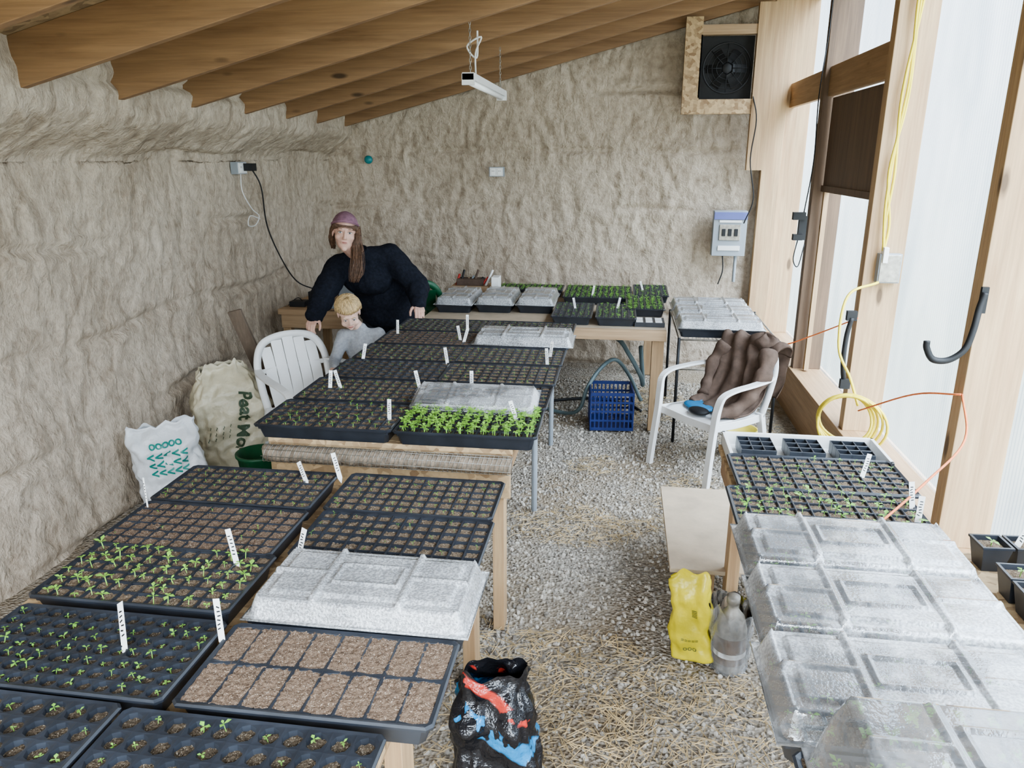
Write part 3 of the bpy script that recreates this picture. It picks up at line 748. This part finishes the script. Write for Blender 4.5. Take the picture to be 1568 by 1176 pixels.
mb.tube(cat([(1.37,4.12,3.0),(1.35,4.12,2.5),(1.355,4.12,2.1),(1.315,4.12,1.75),(1.35,4.12,1.5),(1.342,4.12,1.36)],8),.007,YEL,7)
mb.tube(cat([(1.33,4.1,1.2),(1.16,4.0,1.14),(1.12,3.9,.9),(1.18,3.85,.75),(1.22,3.8,.62)],8),.007,YEL,7)
for k in range(5):
    r=.15+.012*k; c=V((1.16+.008*k,3.78,.56-.01*k))
    mb.tube([c+V((r*.75*math.cos(a),r*.55*math.cos(a)*-.6+.02*math.sin(a*2+k),r*.8*math.sin(a))) for a in [i*math.pi/16 for i in range(32)]],.007,YEL,7,True)
mb.build('yellow_extension_cord')
mb=MB(); mb.box((1.38,4.135,1.27),(.11,.05,.15),GREYM); mb.box((1.38,4.108,1.27),(.10,.006,.14),GALV); mb.bx(1.335,1.36,4.09,4.14,1.30,1.38,WHITE); mb.build('junction_box',bevel=.004)
def hook(x,y,z,s,name):
    mb=MB(); mb.tube([V((x,y,z))+V(p)*s for p in cat([(.1,0,.30),(.08,-.01,.22),(.06,-.03,.1),(.03,-.04,.0),(-.04,-.04,-.06),(-.12,-.04,-.06),(-.16,-.04,0),(-.165,-.04,.04)],8)],.018*s,BLKM,8); mb.box(V((x,y,z))+V((.1,.01,.26))*s,(.035*s,.02*s,.14*s),BLKM); return mb.build(name)
hook(1.20,2.80,1.17,.66,'large_black_hook')
mb=MB(); mb.tube(cat([(1.21,4.05,1.02),(1.195,4.05,.92),(1.195,4.05,.78),(1.22,4.08,.66)],6),.013,BLKM,8); mb.box((1.21,4.06,1.03),(.05,.03,.05),BLKM); mb.box((1.22,4.06,.66),(.05,.03,.05),BLKM); mb.build('black_clamp')
mb=MB(); mb.box((1.22,5.42,1.36),(.05,.04,.16),BLKM); mb.box((1.19,5.41,1.44),(.08,.05,.05),BLKM); mb.box((1.19,5.40,1.30),(.06,.05,.04),BLKM)
mb.tube(cat([(1.20,5.42,1.28),(1.18,5.40,1.15),(1.22,5.42,1.1),(1.25,5.43,1.25)],6),.004,BLKM,6)
mb.tube(cat([(1.22,5.42,1.44),(1.25,5.43,1.8),(1.24,5.44,2.2),(1.26,5.44,2.6),(1.26,5.44,3.0)],6),.004,BLKM,6)
mb.build('power_strip')
mb=MB(); mb.tube(cat([(1.24,4.05,1.02),(1.1,4.3,.87),(.98,4.5,.76),(.9,4.7,.74)],8),.004,ORG,5); mb.tube(cat([(1.26,2.82,.99),(1.15,2.5,.93),(.95,2.25,.88),(.74,2.0,.852),(.70,1.97,.848)],8),.004,ORG,5)
mb.tube(cat([(1.255,2.82,.99),(1.2,3.1,.9),(1.16,3.6,.66)],6),.004,ORG,5); mb.build('orange_twine')

# ------------------------------------------------------------ floor clutter
def bagfn(w,d,h,seed,crimp=.12,topw=.92,cr=.012):
    def f(u,v):
        a=2*math.pi*u; e=.55
        c,s=math.cos(a),math.sin(a); x=math.copysign(abs(c)**e,c)*w/2; y=math.copysign(abs(s)**e,s)*d/2
        kb=min(1,(max(v,0)/.06))**.4 if v<.06 else 1; kb=max(kb,.02)
        kt=1
        if v>.72: t=(v-.72)/.28; kt=1-(1-crimp)*t*t*(3-2*t)
        kw=1 if v<.6 else 1-(1-topw)*((v-.6)/.4)
        sag=1+.06*math.sin(v*5+seed)
        p=V((x*kb*kw*sag,y*kb*kt*sag,h*v))
        n=V((c,s,0)); p+=n*(cr*2*N3(x*14+seed,y*14,v*h*12)+cr*N3(x*34,y*34+seed,v*h*22))*(1 if .03<v<.97 else .3)
        if v>.85: p.z+=.05*N3(x*18,y*10,seed)*(v-.85)/.15
        return p
    return f
def bag(name,w,d,h,mat,loc,rot,seed,**k):
    f=bagfn(w,d,h,seed,**k); mb=MB(); mb.surf(f,90,72,mat)
    o=mb.build(name,loc,rot); return o,f
def decal(f,parent,name,body,size,mat,uc,vc,w,h,rotdeg=0,off=.004,bold=0):
    cu=bpy.data.curves.new(name,'FONT'); cu.body=body; cu.size=size; cu.align_x='CENTER'; cu.align_y='CENTER'; cu.resolution_u=3; cu.offset=bold
    o=bpy.data.objects.new(name,cu); COL.objects.link(o); dg=bpy.context.evaluated_depsgraph_get(); dg.update()
    me=bpy.data.meshes.new_from_object(o.evaluated_get(dg)); bpy.data.objects.remove(o)
    bm=bmesh.new(); bm.from_mesh(me); bmesh.ops.subdivide_edges(bm,edges=[e for e in bm.edges if e.calc_length()>size*.12],cuts=2,use_grid_fill=False); bm.to_mesh(me); bm.free()
    R=Matrix.Rotation(math.radians(rotdeg),3,'Z')
    for v in me.vertices:
        p=R@v.co; x=p.x+uc; z=vc*h+p.y
        c=max(-.99,min(.99,x/(w/2))); ca=math.copysign(abs(c)**(1/.55),c); a=math.acos(ca); a=2*math.pi-a
        q=f(a/(2*math.pi),max(.02,min(.98,z/h))); v.co=q+V((0,-off,0))
    me.materials.clear(); me.materials.append(mat); return place(me,name,parent=parent)
w_,h_=.35,.47
o,f=bag('soil_bag_white',w_,.16,h_,BAGW,(-2.34,3.46,0),(math.radians(-3),math.radians(-4),math.radians(35)),3)
for i,(t,y,s) in enumerate((('OOOOO',.78,.04),('<<<<<',.66,.07),('<<<<<',.56,.07),('<<<<<',.46,.07),('HORTI',.20,.065))): decal(f,o,'print_%d'%i,t,s,TEALP if i<4 else BAGT,0,y,w_,h_,0,.006,.002)
decal(f,o,'print_9','*',.16,BAGY,.09,.22,w_,h_,0,.006)
o,f=bag('peat_moss_bag',.42,.23,.66,BAGC,(-2.23,3.98,0),(math.radians(-4),math.radians(-5),math.radians(32)),5,cr=.020,topw=.60)
decal(f,o,'print_1','Peat Moss',.10,BAGT,.05,.45,.42,.66,-105,.006,.003)
for k in range(4): decal(f,o,'print_s%d'%k,'~ ~ ~',.04,BAGT,-.13+.035*k,.42,.42,.66,-105,.006)
mb=MB(); mb.lathe([(.09,0),(.115,.22),(.125,.225),(.125,.24),(.113,.24),(.085,.01)],GRNP,(-1.96,3.68,0),28,True); mb.build('green_bucket')
mb=MB(); mb.box((-2.28,4.46,.44),(.09,.022,.95),wood('weathered_plank',2,(.13,.095,.07),(.24,.185,.14),False),(math.radians(10),math.radians(-14),0)); mb.build('leaning_plank',bevel=.002)
o,f=bag('yellow_fertilizer_bag',.15,.09,.36,BAGY,(.33,2.50,.0),(0,math.radians(-4),math.radians(-10)),8,cr=.010)
decal(f,o,'print','lllll',.03,BAGT,.02,.6,.15,.36,90); decal(f,o,'print_b','=====',.022,BAGT,0,.3,.15,.36,0); decal(f,o,'print_c','ooo',.03,BAGT,0,.2,.15,.36,0)
# plastic jug with brown label inside a crumpled bag
mb=MB(); mb.lathe([(.05,0),(.058,.02),(.058,.17),(.045,.22),(.020,.25),(.020,.275),(.024,.275),(.024,.30),(.002,.30)],BAGG,(0,0,0),24,True)
mb.lathe([(.0595,.04),(.0595,.15)],BAGB,(0,0,0),24,True,None,False)
mb.lathe([(.0605,.07),(.0605,.09)],LABEL,(0,0,0),24,True,None,False)
def film(u,v):
    a=2*math.pi*u; r=.066+.016*v+.012*N3(math.cos(a)*3,math.sin(a)*3,v*4)+.006*N3(math.cos(a)*9,math.sin(a)*9,v*9)
    return V((r*math.cos(a),r*math.sin(a),.004+v*(.26+.06*N3(math.cos(a)*2,math.sin(a)*2,5))))
mb.surf(film,60,30,DOMET); mb.build('bottle_in_clear_bag',(.46,2.47,0))
o,f=bag('black_compost_bag',.23,.21,.50,BAGK,(-.27,1.70,0),(0,math.radians(-3),math.radians(8)),14,cr=.017,topw=.8,crimp=.35)
mb=MB(); mb.bx(.24,.82,2.62,3.38,.29,.308,PLY)
for x in (.42,.76):
    for y in (2.85,3.3): mb.bx(x-.02,x+.02,y-.04,y+.04,0,.29,WZ)
mb.build('low_plywood_table',bevel=.002)
mb=MB(); s=.145; h=.26
for z in (0,.065,.13,.195,.25):
    t=.022 if z in (0,.25) else .014
    for a in (-1,1): mb.bx(-s,s,a*s-.005,a*s+.005,z,z+t,BLUEC); mb.bx(a*s-.005,a*s+.005,-s,s,z,z+t,BLUEC)
for k in range(11):
    x=-s+2*s*k/10
    for a in (-1,1): mb.bx(x-.005,x+.005,a*s-.004,a*s+.004,0,h,BLUEC); mb.bx(a*s-.004,a*s+.004,x-.005,x+.005,0,h,BLUEC)
mb.bx(-s,s,-s,s,0,.006,BLUEC); mb.build('blue_milk_crate',(-.02,5.08,.008),(0,0,.08))
mb=MB()
mb.tube(cat([(-.55,5.35,.02),(-.35,5.2,.03),(-.24,5.10,.10),(-.19,5.12,.25),(-.10,5.2,.38),(.0,5.3,.42),(.1,5.35,.3),(.2,5.35,.1)],8),.014,HOSE,8)
mb.tube(cat([(-.2,5.5,.55),(0,5.3,.58),(.1,5.2,.48),(.18,5.15,.35),(.2,5.2,.28),(.18,5.4,.5)],8),.016,HOSE,8)
mb.tube(cat([(-.5,5.5,.02),(-.2,5.6,.02),(.1,5.5,.02),(.2,5.35,.02)],8),.012,BLKM,8)
mb.build('garden_hose')
mb=MB(); mb.lathe([(.09,0),(.105,.17),(.11,.17),(.11,.18),(.10,.18),(.085,.01)],PAIL,(.80,4.62,0),20,True); mb.build('yellow_pail')

# ------------------------------------------------------------ people
def head_parts(sc,M,skin,child=False):
    mb=MB(); R=M.to_3x3().normalized()
    def P(x,y,z): return M@(V((x,y,z))*sc)
    def e(c,r): mb.ell(P(*c),tuple(q*sc for q in r),skin,R,20,14)
    def cp(a,ra,b,rb): mb.cap(P(*a),ra*sc,P(*b),rb*sc,skin)
    e((0,.018,.035),(.074,.092,.080)); e((0,-.028,-.015),(.060,.062,.078))
    if child: e((0,-.040,-.055),(.045,.042,.040)); e((.034,-.055,-.035),(.028,.028,.028)); e((-.034,-.055,-.035),(.028,.028,.028)); e((0,-.066,-.082),(.016,.016,.014))
    else: e((0,-.045,-.062),(.043,.040,.042)); e((.036,-.056,-.022),(.024,.024,.022)); e((-.036,-.056,-.022),(.024,.024,.022)); e((0,-.068,-.094),(.018,.016,.015))
    cp((-.038,-.078,.030),.009,(.038,-.078,.030),.009)
    nl=.102 if not child else .098
    cp((0,-.086,.018),.007,(0,-nl,-.018),.0085); e((0,-nl+.003,-.024),(.011,.010,.009)); e((.009,-nl+.012,-.025),(.007,.009,.007)); e((-.009,-nl+.012,-.025),(.007,.009,.007))
    cp((-.016,-.082,-.052),.007,(.016,-.082,-.052),.007)
    for s in (-1,1):
        e((s*.073,.012,-.004),(.008,.017,.030)); e((s*.078,.016,.012),(.006,.013,.013))
    return mb,P,R
def face_details(name,P,R,sc,parent,brow,lidmat,child=False):
    mb=MB()
    for s in (-1,1):
        mb.ell(P(s*.029,-.0775,.010),(.0135*sc,.010*sc,.0065*sc),EYEW,R,14,10)
        mb.ell(P(s*.029,-.0855,.010),(.0055*sc,.003*sc,.0056*sc),IRIS,R,12,8)
        mb.tube([P(s*.029+t*.015,-.087+abs(t)*.006,.0168-t*t*.005) for t in (-1,-.5,0,.5,1)],.0018*sc,BROW,6)
        mb.tube([P(s*.029+t*.014,-.0865+abs(t)*.006,.0030+t*t*.004) for t in (-1,-.5,0,.5,1)],.0014*sc,lidmat,6)
        mb.tube([P(s*.030+t*.018,-.0885+abs(t)*.006,.033-t*t*.005) for t in (-1,-.5,0,.5,1)],[.001*sc,.0020*sc,.0022*sc,.0020*sc,.001*sc],brow,6)
    mb.tube([P(t*.021,-.0905+t*t*.008,-.0485-t*t*.001+abs(t)*.001) for t in (-1,-.6,-.2,.2,.6,1)],[.001*sc,.0026*sc,.0032*sc,.0032*sc,.0026*sc,.001*sc],LIP,8)
    mb.tube([P(t*.019,-.0895+t*t*.008,-.0555+t*t*.004) for t in (-1,-.6,-.2,.2,.6,1)],[.001*sc,.0030*sc,.0038*sc,.0038*sc,.0030*sc,.001*sc],LIP,8)
    mb.tube([P(t*.021,-.0925+t*t*.009,-.0520) for t in (-1,-.5,0,.5,1)],.0009*sc,BROW,6)
    return mb.build(name,parent=parent)
def hand_parts(mb,wrist,fwd,palm,thumb,sc,mat,curl=.35,spread=.1):
    w=V(wrist); f=V(fwd).normalized(); n=V(palm); n=(n-f*n.dot(f)).normalized(); s=f.cross(n).normalized()
    if s.dot(V(thumb))<0: s=-s
    offs=[.028,.0095,-.0095,-.027]; ln=[.068,.076,.070,.055]; base=[.080,.084,.080,.072]; rr=[.0085,.0088,.0083,.0073]
    for i in range(4):
        k=w+(f*base[i]+s*offs[i])*sc
        mb.cap(w+s*offs[i]*.6*sc,.014*sc,k,.0115*sc,mat,10)
        d=(f+s*offs[i]*spread*20*.3).normalized(); p=k; a=curl*.5
        for j,fr in enumerate((.45,.32,.23)):
            dd=(d*math.cos(a)+n*math.sin(a)).normalized(); q=p+dd*ln[i]*fr*sc
            mb.cap(p,rr[i]*sc*(1-.08*j),q,rr[i]*sc*(.93-.08*j),mat,10); p=q; a+=curl
    t0=w+(f*.018+s*.022)*sc; t1=w+(f*.045+s*.050+n*.012)*sc; t2=w+(f*.072+s*.060+n*.020)*sc; t3=w+(f*.095+s*.060+n*.028)*sc
    mb.cap(t0,.014*sc,t1,.0115*sc,mat,10); mb.cap(t1,.0105*sc,t2,.0098*sc,mat,10); mb.cap(t2,.0095*sc,t3,.008*sc,mat,10)
def headM(loc,fwd,roll=0):
    f=V(fwd).normalized(); up=V((0,0,1))
    y=-f; x=y.cross(up).normalized(); z=x.cross(y).normalized()
    M=Matrix((x,y,z)).transposed().to_4x4(); M=Matrix.Translation(V(loc))@M@Matrix.Rotation(roll,4,'Y'); return M
# --- woman
W=empty('woman')
hd=V((-1.725,4.62,1.365)); M=headM(hd,(.36,-.93,-.04),math.radians(7))
mb,P,R=head_parts(1.0,M,SKIN)
nb=V((-1.70,4.755,1.215))
mb.cap(P(0,.02,-.06),.050,nb,.056,SKIN)
blob(mb,'head',SKIN,.0042,3,W)
face_details('face',P,R,1.0,W,BROW,SKIN)
mb=MB()
def scarf(u,v):
    a=2*math.pi*u; ph=v*math.radians(88)
    x=.082*math.sin(ph)*math.cos(a); y=.102*math.sin(ph)*math.sin(a)+.018; z=.091*math.cos(ph)+.040
    z+=-.034*(y)/.1*(v)
    r=1+.03*N3(x*26,y*26,z*60)+.008*math.sin(z*230+x*40)
    return P(x*r,y*r,z)
mb.surf(scarf,60,30,SCARF)
mb.ell(P(.02,.115,-.0),(.040,.030,.034),SCARF,R); mb.cap(P(.02,.12,-.01),.020,P(.04,.13,-.09),.010,SCARF)
mb.tube([P(.082*math.cos(a),.018+.102*math.sin(a),.046-.036*math.sin(a)) for a in [k*math.pi/20 for k in range(40)]],.006,SCARF,8,True)
mb.build('headscarf',parent=W)
mb=MB(); rg=random.Random(3)
side={1:[(.066,-.020,.042),(.073,-.008,.0),(.075,-.005,-.05),(.076,-.025,-.10),(.082,-.065,-.17),(.078,-.085,-.24),(.070,-.095,-.30)],
     -1:[(-.066,-.018,.042),(-.073,.0,.0),(-.074,.012,-.04),(-.068,.028,-.08),(-.058,.05,-.12)]}
for sgn,tgt in side.items():
    for k in range(200 if sgn>0 else 90):
        dy=rg.uniform(0,.05); dx=rg.gauss(0,.008 if sgn>0 else .004); pts=[]
        fl_=rg.uniform(.1,1.0); ph=rg.uniform(0,6.28)
        for i,t in enumerate(tgt):
            w_=1+.28*i
            q=V(t)+V((dx*w_+sgn*(.004*(dy/.05)),dy*(1-.07*i),0))+V((.005*math.sin(i*1.7+ph)*min(1,i/2),rg.gauss(0,.002),rg.gauss(0,.003)))
            if i==len(tgt)-1: q=V(tgt[i-1]).lerp(V(t),fl_)+V((dx*1.6,dy*.5,0))
            pts.append(P(*q))
        pts=cat(pts,4); n=len(pts); mb.tube(pts,[.0030*(1-.6*i/n) for i in range(n)],HAIRD,5)
for k in range(40):
    a=math.radians(195+150*k/39); x=.076*math.cos(a); y=.014+.094*math.sin(a)
    sg=1 if x>0 else -1
    p=[P(x*.98,y*.99,.055),P(x*1.0,y*1.0,.044),P(sg*max(abs(x)*1.08,.040),y*.95,.036),P(sg*.070,-.030,.020)]
    mb.tube(cat(p,3),.0024,HAIRD,5)
mb.build('hair',parent=W)
mb=MB()
for sgn,tgt in side.items():
    for i in range(len(tgt)-2):
        a=V(tgt[i])+V((0,.027,0)); b=V(tgt[i+1])+V((0,.027,0)); mb.cap(P(*a),.015-.0008*i,P(*b),.0145-.0008*i,HAIRD)
blob(mb,'hair_mass',HAIRD,.005,3,W,lambda c:.003*N3(c.x*60,c.y*60,c.z*14))
mb=MB(); S=SWEAT
Ls=V((-1.52,4.88,1.185)); Rs=V((-1.825,4.745,1.125)); ch=V((-1.665,4.87,1.07)); wa=V((-1.605,4.97,.92)); pe=V((-1.58,5.02,.80))
Rt=Matrix.Rotation(math.radians(24),3,'Z')
mb.cap(nb+V((0,.015,-.012)),.066,ch,.12,S); mb.cap(nb+V((0,.02,-.02)),.062,Ls,.072,S); mb.cap(nb+V((0,.02,-.02)),.062,Rs,.070,S); mb.cap(Ls,.078,Rs,.076,S); mb.ell(ch,(.19,.13,.16),S,Rt)
mb.ell(ch+V((.035,-.06,-.03)),(.14,.09,.10),S,Rt)
mb.ell(wa,(.20,.14,.17),S,Matrix.Rotation(math.radians(15),3,'Z')); mb.ell(pe,(.215,.155,.17),S,Matrix.Rotation(math.radians(15),3,'Z'))
Le=V((-1.335,4.86,1.0)); Lw=V((-1.285,4.71,.905)); Re=V((-1.885,4.57,.965)); Rw=V((-1.885,4.42,.865))
for a,b,c,r in ((Ls,Le,Lw,(.088,.076,.052)),(Rs,Re,Rw,(.086,.074,.052))):
    mb.cap(a,r[0],b,r[1],S); mb.cap(b,r[1],c,r[2],S)
    d=(c-b).normalized(); mb.cap(c-d*.05,.058,c-d*.02,.052,S)
    mb.ell(b-V((0,0,.02)),r[1]*1.08,S)
blob(mb,'sweater',SWEAT,.010,6,W,lambda c:.014*(.4-abs(N3(c.x*9,c.y*9,c.z*7)))+.005*N3(c.x*28,c.y*28,c.z*20))
mb=MB()
mb.tube([nb+V((.062*math.cos(a),.058*math.sin(a)+.004,.020+.022*math.sin(a))) for a in [k*math.pi/12 for k in range(24)]],.012,SWEAT,8,True)
mb.build('neckline',parent=W)
mb=MB()
for hx,kx,fx in (((-1.51,5.03,.80),(-1.49,4.98,.43),(-1.48,5.08,.07)),((-1.68,5.01,.80),(-1.70,4.95,.43),(-1.74,5.06,.07))):
    mb.cap(hx,.095,kx,.065,TROU); mb.cap(kx,.065,fx,.048,TROU)
mb.ell((-1.595,5.02,.80),(.16,.12,.11),TROU)
blob(mb,'trousers',TROU,.012,4,W)
mb=MB()
for x,y in ((-1.48,5.06),(-1.74,5.04)): mb.cap((x,y+.03,.045),.042,(x+.03,y-.13,.035),.034,BLKM); mb.ell((x,y+.02,.07),(.045,.05,.05),BLKM)
blob(mb,'boots',BLKM,.01,3,W)
mb=MB(); hand_parts(mb,Lw,(.25,-.75,-.45),(0,-.3,-1),(-.8,-.3,0),.95,SKIN,.25); mb.cap(Lw+(Le-Lw)*.12,.027,Lw,.024,SKIN)
blob(mb,'hand_left',SKIN,.0042,1,W)
mb=MB(); hand_parts(mb,Rw,(-.05,-.70,-.60),(0,-.25,-1),(.8,0,0),.92,SKIN,.75); mb.cap(Rw+(Re-Rw)*.12,.027,Rw,.024,SKIN)
blob(mb,'hand_right',SKIN,.0042,1,W)
# --- boy
B=empty('boy')
M=headM((-1.60,4.27,.955),(.36,-.80,-.48),math.radians(-6)); sc=.86
mb,P,R=head_parts(sc,M,SKINB,True); nbB=V((-1.565,4.345,.845)); mb.cap(P(0,.03,-.06),.034,nbB,.036,SKINB)
blob(mb,'head',SKINB,.004,3,B); face_details('face',P,R,sc,B,HAIRB,SKINB,True)
mb=MB(); rg=random.Random(5)
for k in range(850):
    a=rg.random()*2*math.pi; front=(math.sin(a)<-.25)
    L_=rg.uniform(1.3,1.55) if not front else rg.uniform(1.08,1.27)
    if not front: L_+=.22*max(0,math.sin(a))
    pts=[];ph0=rg.uniform(.05,1.0); lift=rg.uniform(.0,.010); a1=a+rg.uniform(-.15,.15)
    for i in range(7):
        ph=ph0+(L_*1.12-ph0)*i/6; aa=a+(a1-a)*i/6; k2=1+lift*6*(i/6)*.25
        x=(.083+lift)*math.sin(min(ph,1.62))*math.cos(aa)*k2; y=.022+(.100+lift)*math.sin(min(ph,1.62))*math.sin(aa)*k2; z=.042+(.088+lift)*math.cos(ph)
        pts.append(P(x,y,z))
    mb.tube(pts,[.0030,.0034,.0034,.0032,.0028,.0024,.0012],HAIRB,5)
mb.build('hair',parent=B)
def capf(u,v):
    a=2*math.pi*u; mx=math.radians(62 if math.sin(a)<-.2 else 98); ph=v*mx
    return P(.081*math.sin(ph)*math.cos(a),.022+.098*math.sin(ph)*math.sin(a),.042+.086*math.cos(ph))
m3=MB(); m3.surf(capf,40,20,HAIRB); m3.build('hair_base',parent=B)
mb=MB(); G=GREYS
Lb=V((-1.455,4.37,.805)); Rb=V((-1.665,4.33,.80)); cb=V((-1.56,4.37,.72)); pb=V((-1.56,4.41,.52))
mb.cap(nbB,.042,cb,.08,G); mb.cap(Lb,.042,Rb,.042,G); mb.ell(cb,(.115,.085,.12),G); mb.cap(cb,.09,pb,.10,G)
for a,b,c in ((Lb,V((-1.415,4.30,.65)),V((-1.46,4.16,.68))),(Rb,V((-1.71,4.27,.65)),V((-1.66,4.13,.64)))):
    mb.cap(a,.044,b,.036,G); mb.cap(b,.036,c,.027,G)
blob(mb,'shirt',GREYS,.008,4,B,lambda c:.005*N3(c.x*20,c.y*20,c.z*14))
mb=MB(); hand_parts(mb,(-1.46,4.16,.68),(.15,-.8,.1),(0,0,-1),(-1,0,0),.62,SKINB,.4); blob(mb,'hand_left',SKINB,.003,1,B)
mb=MB(); hand_parts(mb,(-1.66,4.13,.64),(.2,-.8,.05),(0,0,-1),(1,0,0),.62,SKINB,.4); blob(mb,'hand_right',SKINB,.003,1,B)
mb=MB()
for x in (-1.50,-1.62): mb.cap((x,4.41,.50),.068,(x,4.39,.28),.050,TROU); mb.cap((x,4.39,.28),.05,(x,4.42,.06),.038,TROU); mb.cap((x,4.43,.035),.034,(x,4.33,.03),.028,TROU)
blob(mb,'trousers',TROU,.009,3,B)
B.scale=(1,1,.96)

# ------------------------------------------------------------ light, world, camera
w=bpy.data.worlds.new('overcast_sky'); scene.world=w; w.use_nodes=True; nt=w.node_tree
bg=nt.nodes['Background']; tc=nt.nodes.new('ShaderNodeTexCoord'); sp=nt.nodes.new('ShaderNodeSeparateXYZ')
nt.links.new(tc.outputs['Generated'],sp.inputs[0])
mr=nt.nodes.new('ShaderNodeMapRange'); mr.inputs[1].default_value=-.5; mr.inputs[2].default_value=.5; nt.links.new(sp.outputs['Z'],mr.inputs[0])
c=ramp(nt,mr.outputs[0],[(.0,(.42,.42,.36)),(.30,(.46,.52,.38)),(.50,(.76,.84,.84)),(.70,(.80,.90,1.0))])
nt.links.new(c,bg.inputs['Color'])
mz=nt.nodes.new('ShaderNodeMapRange'); mz.interpolation_type='SMOOTHSTEP'; mz.inputs[1].default_value=.22; mz.inputs[2].default_value=.85; mz.inputs[3].default_value=1.0; mz.inputs[4].default_value=7.5
nt.links.new(sp.outputs['Z'],mz.inputs[0])
my=nt.nodes.new('ShaderNodeMapRange'); my.interpolation_type='SMOOTHSTEP'; my.inputs[1].default_value=.15; my.inputs[2].default_value=-.8; my.inputs[3].default_value=1.0; my.inputs[4].default_value=4.0
nt.links.new(sp.outputs['Y'],my.inputs[0])
st=math_(nt,'MULTIPLY',math_(nt,'MULTIPLY',mz.outputs[0],my.outputs[0]),1.75)
nt.links.new(st,bg.inputs['Strength'])
def portal(name,loc,rot,sx,sy):
    l=bpy.data.lights.new(name,'AREA'); l.shape='RECTANGLE'; l.size=sx; l.size_y=sy; l.cycles.is_portal=True
    o=bpy.data.objects.new(name,l); COL.objects.link(o); o.location=loc; o.rotation_euler=rot
portal('window_light_portal',(1.52,2.7,1.75),(0,math.radians(90),0),2.9,8.1)
portal('end_opening_portal',(-.5,Y0-.2,1.9),(math.radians(90),0,0),4.1,2.3)  # portal for the unseen, unglazed opening added to brighten the room
cam=bpy.data.cameras.new('camera'); co=bpy.data.objects.new('camera',cam); COL.objects.link(co)
co.location=(0,0,1.82); co.rotation_euler=(math.radians(90-16.8),0,math.radians(8.1)); cam.sensor_width=36; cam.lens=26.4; cam.clip_start=.02
scene.camera=co
scene.view_settings.exposure=.40
try: scene.view_settings.look='AgX - Medium High Contrast'
except Exception: pass
